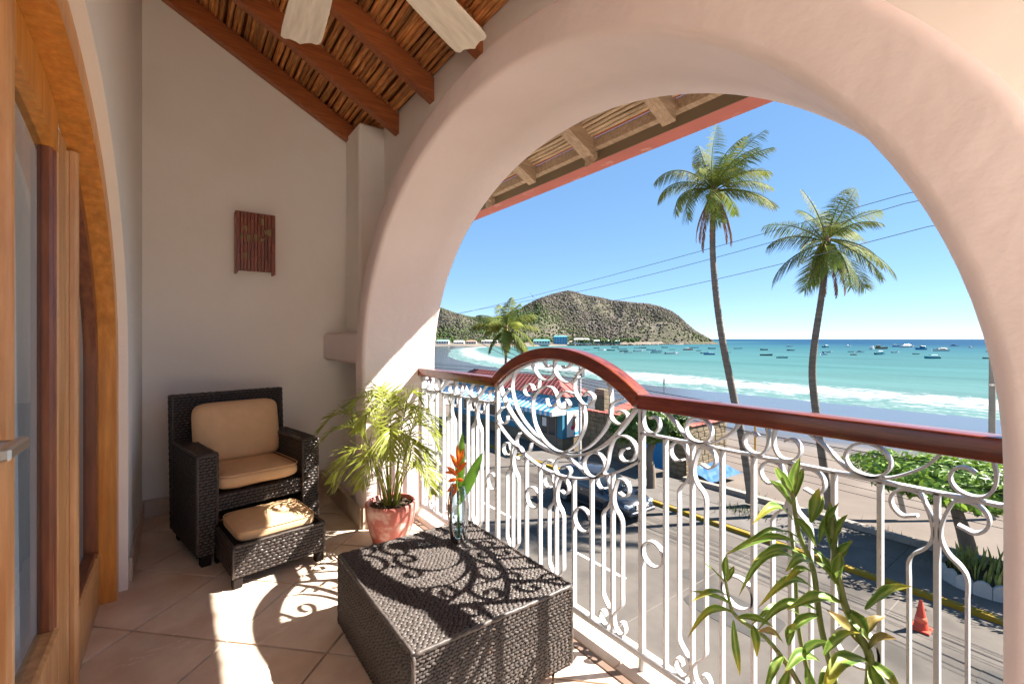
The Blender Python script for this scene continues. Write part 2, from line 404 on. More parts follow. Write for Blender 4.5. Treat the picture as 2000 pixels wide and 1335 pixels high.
tag(obj('door_wall', mb, M_white_plaster), 'white plaster wall around the arched glass doors', 'wall', kind='structure')

# arch wall: thin wall plus a thick rounded plaster arch ring
mb = MB(); a_, b_ = AA + 0.08, AB_ + 0.08
ys = sorted(set([YN + (YB - .002 - YN) * k / 30 for k in range(31)] + [AC + a_ * math.cos(math.pi * k / 60) for k in range(61)]))
ztw = lambda x: roof_c(x) + .03
for a, b in zip(ys[:-1], ys[1:]):
    f = lambda y: (AZ + b_ * math.sqrt(max(0, 1 - ((y - AC) / a_) ** 2))) if abs(y - AC) < a_ else None
    if f((a + b) / 2) is None: lo = (-0.2, -0.2)
    else: lo = (f(a) or AZ, f(b) or AZ)
    q = len(mb.v)
    for x in (1.40, 1.508): mb.v += [(x, a, lo[0]), (x, b, lo[1]), (x, b, ztw(x)), (x, a, ztw(x))]
    mb.f += [(q, q + 3, q + 2, q + 1), (q + 4, q + 5, q + 6, q + 7), (q + 3, q + 7, q + 6, q + 2)]
tag(obj('arch_wall', mb, M_wall), 'cream plaster wall above and beside the big arch', 'wall', kind='structure')
def arch_prof(off, n=72):
    pts = []
    a, b = AA, AB_
    pts += [((AC + a, z), (1, 0)) for z in (-0.012, 0.3, 0.6, 0.9)]
    for k in range(n + 1):
        t = math.pi * k / n
        p = (AC + a * math.cos(t), AZ + b * math.sin(t)); nn = Vector((math.cos(t) / a, math.sin(t) / b)).normalized()
        pts.append((p, (nn.x, nn.y)))
    pts += [((AC - a, z), (-1, 0)) for z in (0.9, 0.6, 0.3, -0.012)]
    return pts
RW = 0.16
sec = []
def corner(cx, cn, r, a0, a1, k=5):
    return [(cx + r * math.cos(R(a0 + (a1 - a0) * i / k)), cn + r * math.sin(R(a0 + (a1 - a0) * i / k))) for i in range(k + 1)]
sec += [(1.399, RW)] + corner(0.98 + .03, RW - .03, .03, 90, 180) + corner(0.98 + .028, .028, .028, 180, 270) + corner(1.51 - .022, .022, .022, 270, 360) + [(1.51, RW)]
P = []
for i, (p, nn) in enumerate(arch_prof(0)):
    wob = 0.004 * nz(i * .25, 3.1)
    P.append([(x + wob, p[0] + nn[0] * n, p[1] + nn[1] * n) for x, n in sec])
ar = MB().grid(P)
tag(obj('arch', ar, M_arch, smooth=True), 'thick rounded pink plaster arch framing the sea view', 'arch')

# niche beside the arch: shelf block, sloped plinth, corner pilaster
mb = MB(); yc0 = AC + AA + RW - 0.02
mb.bbox(1.0, 1.42, yc0 - .06, YB - .002, 1.075, 1.30, 0.02)
tag(obj('niche_shelf', mb, M_arch), 'pink plaster shelf block between the arch and back wall', 'shelf', kind='structure')
mb = MB(); pr = [(1.0, -0.01), (1.0, 0.15), (1.03, 0.19), (1.12, 0.24), (1.22, 0.30), (1.40, 0.33), (1.40, -0.01)]
mb.grid([[(x, y, z) for x, z in pr] for y in (AC + AA + RW - .03, YB - .003)])
tag(obj('niche_plinth', mb, M_arch, smooth=False), 'low sloped pink plinth at the foot of the niche', 'plinth', kind='structure')
tag(obj('corner_pilaster', MB().bbox(1.19, 1.42, 3.72, YB - .003, 1.29, 3.02, 0.018), M_wall), 'cream corner pilaster above the niche shelf', 'pilaster', kind='structure')

# skirting tiles
sk = empty('skirting', (0, 0, 0)); tag(sk, 'beige tile skirting along the foot of the walls', 'skirting', kind='structure')
for k in range(4):
    y0 = 3.05 + k * 0.262
    obj('skirting_tile', MB().bbox(BX0 - .001, BX0 + .012, y0 + .001, min(y0 + .261, YB - .013), 0.001, 0.125, 0.003), M_skirt, sk)
for k in range(4):
    x0 = BX0 + k * 0.3
    obj('skirting_tile', MB().bbox(x0 + .001, min(x0 + .299, 1.0), YB - .012, YB + .001, 0.001, 0.125, 0.003), M_skirt, sk)
for k in range(4):
    y0 = 3.0 + k * 0.275
    obj('skirting_tile', MB().bbox(0.966, 0.979 if k == 0 else 1.001, y0 + .001, min(y0 + .274, YB - .013), 0.001, 0.14, 0.003), M_skirt, sk)
for k in range(2):
    x0 = 0.978 + k * .16
    obj('skirting_tile', MB().bbox(x0 + .001, x0 + .159, AC + AA - .013, AC + AA + .001, 0.001, 0.14, 0.003), M_skirt, sk)

# ------------------------------------------------------------------ ceiling: rafters, canes, roof deck
ROT = math.atan(0.53)
deck = MB(); deck.v = [(-0.6, YN - .3, roof_c(-0.6) + .045), (2.26, YN - .3, roof_c(2.26) + .045), (2.26, 6.5, roof_c(2.26) + .045), (-0.6, 6.5, roof_c(-0.6) + .045)]
deck.v += [(x, y, z + .05) for x, y, z in deck.v]; deck.f = [(0, 1, 2, 3), (7, 6, 5, 4), (0, 4, 5, 1), (1, 5, 6, 2), (2, 6, 7, 3), (3, 7, 4, 0)]
ceil = obj('cane_ceiling', deck, M_deck)
tag(ceil, 'sloping ceiling of varnished brown canes over the balcony', 'ceiling', kind='structure')
RY = [4.045 - 0.61 * k for k in range(8)]
rr = lambda x: roof_b(x)
for k, y in enumerate(RY):
    w = 0.066
    mb = MB(); x0, x1 = -0.34, 1.398
    ax = [(x0, y - w / 2), (x1, y + w / 2)]
    mb.v = [(x, yy, z) for x in (x0, x1) for yy in (y - w / 2, y + w / 2) for z in (roof_b(x), roof_c(x) - .002)]
    mb.f = [(0, 1, 3, 2), (4, 6, 7, 5), (0, 4, 5, 1), (2, 3, 7, 6), (0, 2, 6, 4), (1, 5, 7, 3)]
    o = obj('rafter', mb, M_rafter)
    tag(o, ['dark varnished rafter against the back wall', 'dark varnished rafter ending beside the corner pilaster', 'dark varnished rafter above the fan blade, third from back wall', 'dark varnished rafter above the arch, fourth from back wall',
            'dark varnished rafter above the arch, fifth from back wall', 'dark varnished rafter overhead, sixth from back wall', 'dark varnished rafter overhead, seventh from back wall', 'dark varnished rafter overhead, eighth from back wall'][k], 'rafter', 'rafters of the balcony roof')
# cane pieces between rafters: bays 0..3 as separate canes
def cane_mesh(y0, y1, r, seed, n=6):
    mb = MB(); rnd = random.Random(seed); pts = []; rad = []
    L = y1 - y0; m = max(4, int(L / 0.12)); knots = [rnd.uniform(0, L) for _ in range(2)]
    for i in range(m + 1):
        y = y0 + L * i / m
        pts.append((rnd.uniform(-.002, .002), y, rnd.uniform(-.002, .002))); rr_ = r * (1 + rnd.uniform(-.12, .12))
        if any(abs(y - y0 - kk) < .05 for kk in knots): rr_ *= 1.12
        rad.append(rr_)
    mb.tube(pts, rad, n, cap=True); return mb
def cane_row(bay_y0, bay_y1, x0, x1, material, parent, shift=0.0):
    x = x0; k = 0; variants = [cane_mesh(bay_y0, bay_y1, 0.0165, 100 * s + int(bay_y0 * 10)).mesh('cane', material, True) for s in range(10)]
    while x < x1:
        r = 0.0118
        o = obj('cane', random.choice(variants), material, parent)
        o.location = (x, shift, roof_c(x) + .014 + random.uniform(-.002, .002)); o.rotation_euler = (0, random.uniform(0, 6.28), random.uniform(-.004, .004))
        x += random.uniform(0.0262, 0.0295) ; k += 1
for b in range(4):
    cane_row(RY[b + 1] - .03, RY[b] + .03, -0.33, 1.395, M_cane, ceil)
# remaining bays (overhead, behind the viewer) as one mass
mb = MB(); x = -0.33
while x < 1.395:
    mb.tube([(x, YN - .3, roof_c(x) + .014), (x, RY[4] + .03, roof_c(x) + .014)], 0.0165, 6); x += 0.028
o = obj('cane_mass', mb, M_cane, ceil, smooth=True); o['kind'] = 'stuff'
mb = MB().box(-0.2, 0.9, 3.86, 3.9, 0, .02)

# ------------------------------------------------------------------ roof eave outside the arch
ev = empty('roof_eave', (2.0, 1.6, 2.5)); evi = Matrix.Translation((-2.0, -1.6, -2.5))
tag(ev, 'weathered cane eave with red edge beam outside the arch', 'eave')
def eobj(name, mb, m, **k): return obj(name, mb.xf(evi), m, ev, **k)
for k, y in enumerate(RY[1:]):
    y -= 0.07; w = 0.085; x0, x1 = 1.512, 2.22
    mb = MB(); mb.v = [(x, yy, z) for x in (x0, x1) for yy in (y - w / 2, y + w / 2) for z in (roof_b(x) + .03, roof_c(x) - .002)]
    mb.f = [(0, 1, 3, 2), (4, 6, 7, 5), (0, 4, 5, 1), (2, 3, 7, 6), (0, 2, 6, 4), (1, 5, 7, 3)]
    eobj('rafter_tail', mb, M_oldwood)
    mb = MB(); xb = 2.20; zt = 2.50
    mb.v = [(xb, y - .025, zt), (xb, y + .025, zt), (xb, y - .025, zt - .10), (xb, y + .025, zt - .10), (2.268, y - .025, zt), (2.268, y + .025, zt), (2.268, y - .025, zt - .04), (2.268, y + .025, zt - .04)]
    mb.f = [(0, 1, 3, 2), (4, 6, 7, 5), (0, 4, 5, 1), (2, 3, 7, 6), (0, 2, 6, 4), (1, 5, 7, 3)]
    if k % 2 == 0: eobj('corbel', mb, M_oldwood)
x = 1.53; cv = [cane_mesh(-1.0, 5.0, 0.0125, 900 + s).mesh('eave_cane', M_oldcane, True) for s in range(5)]
while x < 2.21:
    o = obj('eave_cane', random.choice(cv), M_oldcane, ev); o.location = (x - 2.0, -1.6, roof_c(x) - .006 - 2.5); o.rotation_euler = (0, random.uniform(0, 6), 0)
    x += 0.0245
eobj('edge_board', MB().bbox(2.215, 2.264, -1.2, 5.2, 2.505, 2.578, 0.006), M_oldwood)
# edge beam: olive inner face, red rest
mb = MB(); mb.box(2.275, 2.415, -1.2, 5.2, 2.445, 2.535)
eb = eobj('edge_beam', mb, M_redpaint)
eobj('beam_face', MB().box(2.270, 2.2745, -1.2, 5.2, 2.4455, 2.537), M_olive)
# barrel roof tiles resting on the edge beam: half-round gaps
tm = MB(); n = 8
prof = [(math.cos(math.pi * k / n), math.sin(math.pi * k / n)) for k in range(n + 1)]
L0, L1 = -0.05, 0.11
outer = [[(xx, c * .088, s_ * .075) for c, s_ in prof] for xx in (L0, L1)]
inner = [[(xx, c * .074, s_ * .062) for c, s_ in prof] for xx in (L0, L1)]
tm.grid(outer); tm.grid([r[::-1] for r in inner])
for e in (0, 1):
    for k in range(n): tm.flat([outer[e][k], outer[e][k + 1], inner[e][k + 1], inner[e][k]])
tme = tm.mesh('barrel_tile', M_claytile, True)
y = -1.0
while y < 5.1:
    o = obj('barrel_tile', tme, M_claytile, ev); o.location = (2.40 - 2.0, y - 1.6, 2.545 - 2.5); o.rotation_euler = (0, .06, 0); y += 0.19

# ------------------------------------------------------------------ arched timber door set in the left wall
df = empty('door_frame', (-0.25, 1.5, 0)); tag(df, 'arched orange timber frame with glazed panels in the left wall', 'door frame')
dfi = Matrix.Translation((0.25, -1.5, 0))
def door_band(o0, o1, x0, x1, y_lo=None, y_hi=None, n=70, zlo=0.0):
    # band following the opening between offsets o0 (outer) and o1 (inner)
    pts = [(DC + DA, z) for z in (zlo, .3, .6, .9)]; nr = [(-1, 0)] * 4
    for k in range(n + 1):
        t = math.pi * k / n; pts.append((DC + DA * math.cos(t), DZ + DB * math.sin(t))); q = Vector((math.cos(t) / DA, math.sin(t) / DB)).normalized(); nr.append((-q.x, -q.y))
    pts += [(DC - DA, z) for z in (.9, .6, .3, zlo)]; nr += [(1, 0)] * 4
    P = []
    for (y, z), (ny, nz_) in zip(pts, nr):
        A = (y + ny * o0, z + nz_ * o0); B = (y + ny * o1, z + nz_ * o1)
        if y_lo is not None and (A[0] < y_lo or B[0] < y_lo): break
        P.append([(x0, *A), (x1, *A), (x1, *B), (x0, *B), (x0, *A)])
    mb = MB().grid(P); mb.flat(P[0][:4]); mb.flat(P[-1][:4]); return mb
obj('outer_frame', door_band(0.0, 0.095, -0.32, -0.236).xf(dfi), M_frame, df)
obj('inner_frame', door_band(0.0955, 0.16, -0.345, -0.30, y_lo=2.28).xf(dfi), M_brown, df)
MY0, MY1 = 2.20, 2.26
zt = door_top(2.23, DA - .1, DB - .1)
mp = MB().bbox(-0.36, -0.308, MY0, MY1, 0.0, zt, .006); mp.tube([(-0.305, 2.23, 0.0), (-0.305, 2.23, zt)], 0.021, 12)
obj('mullion', mp.xf(dfi), M_tanwood, df)
obj('bottom_rail', MB().bbox(-0.345, -0.296, MY1 + .001, DC + DA - .097, 0.0, 0.25, .008).xf(dfi), M_tanwood, df)
obj('rail_bead', MB().bbox(-0.345, -0.300, MY1 + .001, DC + DA - .097, 0.251, 0.275, .006).xf(dfi), M_brown, df)
gp = [( -0.31, y, 0.26) for y in (MY1, DC + DA - .12)]
gl = MB(); ysg = [MY1 - .01 + (DC + DA - .12 - MY1) * k / 16 for k in range(17)]
gl.grid([[(-0.335, y, 0.26), (-0.335, y, door_top(y, DA - .12, DB - .12) or DZ)] for y in ysg])
obj('side_pane', gl.xf(dfi), M_pane, df)
# door leaf
dl = empty('glass_door', (-0.28, 1.75, 0)); dli = Matrix.Translation((0.28, -1.75, 0))
tag(dl, 'arched glass door leaf with dark brown moulding beside the side pane', 'door')
def leaf_top(y): return door_top(y, DA - .10, DB - .10)
obj('stile', MB().bbox(-0.36, -0.31, 2.05, 2.185, 0.012, leaf_top(2.185), .006).xf(dli), M_tanwood, dl)
mb = MB(); mb.bbox(-0.355, -0.318, 2.016, 2.049, 0.30, leaf_top(2.05) - .05, .008); mb.bbox(-0.345, -0.313, 2.032, 2.0495, 0.30, leaf_top(2.05) - .05, .006)
obj('moulding', mb.xf(dli), M_brown, dl)
obj('stile', MB().bbox(-0.36, -0.31, 1.445, 1.555, 0.012, leaf_top(1.5) - .002, .006).xf(dli), M_tanwood, dl)
obj('astragal', MB().tube([(-0.308, 1.45, 0.012), (-0.308, 1.45, leaf_top(1.45))], .02, 12).xf(dli), M_tanwood, dl)
mb = MB(); mb.bbox(-0.358, -0.312, 1.556, 2.0495, 0.012, 0.30, .006); mb.bbox(-0.362, -0.306, 1.556, 2.0495, 0.301, 0.33, .01)
obj('bottom_rail', mb.xf(dli), M_tanwood, dl)
P = []
for k in range(21):
    y = 1.556 + (2.049 - 1.556) * k / 20; z1 = leaf_top(y) - .002; z0 = z1 - .13
    P.append([(-0.36, y, z0), (-0.311, y, z0), (-0.311, y, z1), (-0.36, y, z1), (-0.36, y, z0)])
obj('top_rail', MB().grid(P).xf(dli), M_frame, dl)
gl = MB(); gl.grid([[(-0.342, y, 0.3), (-0.342, y, leaf_top(y) - .1)] for y in [1.54 + .52 * k / 12 for k in range(13)]])
obj('pane', gl.xf(dli), M_pane, dl)
# second leaf, its stile beside the viewer
d2 = empty('glass_door', (-0.28, 0.9, 0)); d2i = Matrix.Translation((0.28, -0.9, 0))
tag(d2, 'glass door leaf with brushed steel lever handle at the picture edge', 'door')
obj('stile', MB().bbox(-0.36, -0.31, 1.33, 1.442, 0.012, leaf_top(1.4) - .002, .006).xf(d2i), M_tanwood, d2)
obj('stile', MB().bbox(-0.36, -0.31, 0.22, 0.33, 0.012, leaf_top(.22), .006).xf(d2i), M_tanwood, d2)
obj('bottom_rail', MB().bbox(-0.36, -0.31, 0.331, 1.329, 0.012, 0.3, .006).xf(d2i), M_tanwood, d2)
gl = MB(); gl.grid([[(-0.342, y, 0.3), (-0.342, y, leaf_top(y) - .002)] for y in [0.31 + 1.03 * k / 12 for k in range(13)]])
obj('pane', gl.xf(d2i), M_pane, d2)
mb = MB(); mb.bbox(-0.309, -0.302, 1.345, 1.39, 0.95, 1.13, .003); mb.tube([(-0.303, 1.366, 1.035), (-0.262, 1.366, 1.035)], .009, 10)
hn = obj('handle', mb.xf(d2i), M_steel, d2)
obj('lever', MB().bbox(-0.272, -0.250, 1.235, 1.375, 1.022, 1.048, .005).xf(d2i), M_steel, hn)
# curtain behind the glass, room behind
mb = MB(); P = []
for k in range(121):
    y = 1.42 + 1.52 * k / 120; dx = 0.022 * math.sin(k * 0.62) + .012 * math.sin(k * 1.31 + 1)
    ztp = (door_top(min(y, 2.9), DA - .1, DB - .1) or DZ)
    P.append([(-0.41 + dx * (.5 + .5 * j / 3), y + .01 * math.sin(k * .9) * j / 3, ztp + (0.03 - ztp) * j / 3) for j in range(4)])
mb.grid(P)
tag(obj('curtain', mb, M_curtain, smooth=True), 'sheer white curtain hanging behind the glass doors', 'curtain')
mb = MB(); mb.box(-3.6, -0.47, YN, 4.3, -0.03, 2.7); mb.f = [f[::-1] for f in mb.f]
mb.f = [f for i, f in enumerate(mb.f) if i not in (0, 1)]     # open on the door side; far wall left out to light the curtain
tag(obj('bedroom', mb, mat('bedroom_wall', (0.5, 0.46, 0.42), 0.9, .1)), 'dim bedroom seen behind the glass doors', 'room', kind='structure')

# ------------------------------------------------------------------ wall sconce
sc = empty('wall_sconce', (0.485, YB, 1.77)); tag(sc, 'reddish wooden slatted box sconce on the back wall', 'sconce')
w, h, dp = 0.255, 0.45, 0.10
obj('back_box', MB().box(-w / 2 + .012, w / 2 - .012, -dp + .016, -.004, .012, h - .012), M_sconce_in, sc)
for k in range(11):
    xw = w / 11; x0 = -w / 2 + k * xw
    mb = MB(); z = 0.0; rnd = random.Random(k + 5); z = 0
    segs = []
    while z < h - .001:
        L = min(rnd.uniform(.06, .16), h - z); segs.append((z, z + L)); z += L
        if z < h - .08 and k not in (0, 10): z += rnd.uniform(.03, .06) if rnd.random() < .35 else 0
    for a, b in segs:
        yy = -dp - rnd.uniform(0, .006)
        obj('slat', MB().bbox(x0 + .001, x0 + xw - .001, yy, -dp + .015, a + .0005, min(b, h) - .0005, .002), M_sconce, sc)
for sx in (-1, 1): obj('side_panel', MB().bbox(sx * w / 2 - .008, sx * w / 2 + .008, -dp + .002, -.0005, -.018, h, .002), M_sconce, sc)
obj('top_panel', MB().bbox(-w / 2 + .009, w / 2 - .009, -dp + .003, -.001, h - .011, h - .001, .002), M_sconce, sc)

# ------------------------------------------------------------------ ceiling fan
FZ = 2.15; fan = empty('ceiling_fan', (0.264, 0.972, FZ)); tag(fan, 'ceiling fan with whitewashed wooden blades hanging from the roof', 'fan')
for k in range(6):
    a = R(4 + 60 * k); d = Vector((math.sin(a), math.cos(a), 0)); s_ = Vector((d.y, -d.x, 0))
    mb = MB(); P = []; L0, L1 = .14, .53
    prof = [(0.14, .036), (.2, .044), (.35, .052), (.47, .056), (.505, .056), (.518, .050), (.527, .028), (.530, .0)]
    top = []; 
    out = [(r, wv) for r, wv in prof] + [(.522, -.0)] + [(r, -wv) for r, wv in prof[::-1]]
    out = [(0.14, .036), (.2, .044), (.35, .052), (.47, .056), (.51, .055), (.520, .045), (.516, .030), (.524, .012), (.534, 0), (.524, -.012), (.516, -.030), (.520, -.045), (.51, -.055), (.47, -.056), (.35, -.052), (.2, -.044), (.14, -.036)]
    th = .006; tilt = .14
    vs = [(d * r + s_ * q + Vector((0, 0, q * tilt + zz))) for zz in (0, th) for r, q in out]
    n = len(out); mb.v = [tuple(v) for v in vs]
    mb.f = [tuple(range(n)), tuple(range(2 * n - 1, n - 1, -1))] + [(i, n + i, n + (i + 1) % n, (i + 1) % n) for i in range(n)]
    # local axes so that the grain runs along the blade
    Mr = Matrix.Rotation(a, 4, 'Z')
    mb.xf(Mr); b = obj('blade', mb, M_blade, fan); b.rotation_euler = (0, 0, -a)
    mb = MB(); mb.tube([d * .07 + Vector((0, 0, .02)), d * .19 + Vector((0, 0, .012))], .012, 8); obj('blade_arm', mb, M_bronze, fan)
obj('motor', MB().lathe([(0, -.03), (.06, -.025), (.085, 0), (.085, .08), (.05, .12), (.02, .13), (.02, .14)], 24), M_bronze, fan, smooth=True)
obj('down_rod', MB().tube([(0, 0, .13), (0, 0, roof_b(.264) - FZ + .16)], .012, 10), M_bronze, fan)

# ================================================================== RAILING
RX = 1.41
rl = empty('balcony_railing', (RX, AC, 0.0)); tag(rl, 'white wrought iron scroll railing with arched mahogany handrail', 'railing')
rli = Matrix.Translation((-RX, -AC, 0))
RC = 1.572; P0, P1 = RC - 0.48, RC + 0.48
ZB, ZM, ZH = 0.075, 0.897, 0.990      # bottom rail, mid rail, underside of handrail
def ribbon(pts, wx=0.022, th=0.006, x=RX):
    pts = [Vector((p[0], p[1])) for p in pts]; mb = MB(); P = []
    for i, p in enumerate(pts):
        t = pts[min(i + 1, len(pts) - 1)] - pts[max(i - 1, 0)]
        t = t.normalized() if t.length > 1e-9 else Vector((0, 1)); n = Vector((-t.y, t.x)) * th / 2
        P.append([(x - wx / 2, p.x + n.x, p.y + n.y), (x + wx / 2, p.x + n.x, p.y + n.y), (x + wx / 2, p.x - n.x, p.y - n.y), (x - wx / 2, p.x - n.x, p.y - n.y), (x - wx / 2, p.x + n.x, p.y + n.y)])
    mb.grid(P); mb.flat(P[0][:4][::-1]); mb.flat(P[-1][:4]); return mb
def rpart(name, pts, **k):
    o = obj(name, ribbon(pts, **k).xf(rli), M_rail, rl); smooth_by_angle(o, 40); return o
def arc(cy, cz, r, a0, a1, n=20, ry=None):
    return [(cy + (ry or r) * math.cos(R(a0 + (a1 - a0) * i / n)), cz + r * math.sin(R(a0 + (a1 - a0) * i / n))) for i in range(n + 1)]
def dip(y):                      # the sagging mid rail under the medallion
    t = (y - RC) / 0.48; return 0.628 + 0.167 * t * t if abs(t) <= 1 else ZM
def cm2(P, n=6): return [(v.x, v.y) for v in catmull([(p[0], p[1], 0) for p in P], n)]
def tulip(c, T, s):              # one curled bar of a tulip motif; s = -1 / +1
    def q(dy, z): return (c + s * dy, z)
    cy, cz, r = .050, T - .040, .034
    pts = [(cy + r * .82 * math.cos(R(a)), cz + r * .82 * math.sin(R(a))) for a in (235, 262)]
    pts += [(cy + r * math.cos(R(a)), cz + r * math.sin(R(a))) for a in (290, 320, 350, 380, 410, 440, 470, 495)]
    pts += [(.010, T - .062), (.0065, T - .10), (.018, T - .132), (.040, T - .155), (.050, T - .178), (.050, T - .22)]
    up = cm2(pts, 5)
    B = ZB
    low = [(.050, B + .17), (.050, B + .135), (.040, B + .115), (.014, B + .085), (.0065, B + .062), (.014, B + .030), (.034, B + .012), (.056, B + .020), (.066, B + .042), (.056, B + .063), (.040, B + .060), (.037, B + .046)]
    lo = cm2(low, 5)
    return [q(*p) for p in up + lo]
def bar(y, T, w=0.008, wx=0.019): return [(y, ZB), (y, T)]
def vbar(y, T, name='baluster', th=0.010): rpart(name, [(y, ZB), (y, (ZB + T) / 2), (y, T)], th=th)
def ring(y, z, r=0.048): rpart('ring', arc(y, z, r, 0, 360, 28), th=0.006)
# straight sections
def section(y_in, y_out, s, cs):
    for c in cs:
        T = ZM
        for q in (-1, 1): rpart('scroll_bar', tulip(c, T, q))
        vbar(c, T)
        for q in (-1, 1):
            if c + q * .105 > 0.22 and c + q * .105 < 2.94: vbar(c + q * .105, T)
    for c in cs[:-1]:
        ring(c + s * .156, .46)
    ring(y_in + s * .050, .46, .045)
right_c = [0.883, 0.574, 0.265]; left_c = [2 * RC - c for c in right_c]
section(P0, 0.18, -1, right_c); section(P1, 3.0, 1, left_c)
# middle section
for c in (RC - .338, RC, RC + .338):
    for q in (-1, 1): rpart('scroll_bar', tulip(c, dip(c) - .004, q))
    vbar(c, dip(c))
for y in (RC - .223, RC - .117, RC + .117, RC + .223): vbar(y, dip(y))
for y in (RC - .170, RC + .170): ring(y, .472, .050)
# rails and posts
rpart('mid_rail', [(0.122, ZM), (0.6, ZM), (P0, ZM)], th=.008); rpart('mid_rail', [(P1, ZM), (2.5, ZM), (2.998, ZM)], th=.008)
rpart('dip_rail', [(P0 + .96 * k / 40, dip(P0 + .96 * k / 40)) for k in range(41)], th=.007)
for y in (P0, P1): vbar(y, 1.0, 'post', th=.019)
for y in (0.126, 2.993): vbar(y, 1.0, 'end_post', th=.010)
br = MB().tube([(RX, 0.12, ZB - .012), (RX, 2.998, ZB - .012)], .017, 12); obj('bottom_rail', br.xf(rli), M_rail, rl, smooth=True)
for y in (0.5, 1.092, 2.052, 2.65): obj('foot', MB().tube([(RX, y, 0.006), (RX, y, ZB - .02)], .014, 10).xf(rli), M_rail, rl)
# frieze scrolls between mid rail and handrail
def frieze(m, s, hook=True, circ=True):
    q = lambda P: [(m + s * a, z) for a, z in P]
    if hook: rpart('frieze_scroll', q(cm2([(.012, .992), (.007, .965), (.009, .935), (.022, .911), (.044, .9045), (.068, .914), (.079, .936), (.072, .958), (.054, .966), (.038, .957)], 6)))
    if circ:
        pts = cm2([(.098, .992), (.125, .972), (.155, .945), (.183, .918), (.205, .906), (.232, .9025), (.259, .911), (.277, .933), (.277, .955), (.260, .978), (.232, .987), (.204, .978), (.187, .955), (.187, .933), (.203, .912), (.232, .9045), (.270, .908), (.305, .925), (.345, .955), (.372, .992)], 5)
        rpart('frieze_scroll', q(pts))
for m, ss in ((P0, (-1,)), (P0 - .464, (1, -1)), (P0 - .928, (1,)), (P1, (1,)), (P1 + .464, (-1, 1)), (P1 + .928, (-1,))):
    for s_ in ss:
        base_dir = -1 if m <= P0 + .01 else 1
        frieze(m, s_, True, s_ == base_dir and abs(m - (P0 if base_dir < 0 else P1)) < .9)
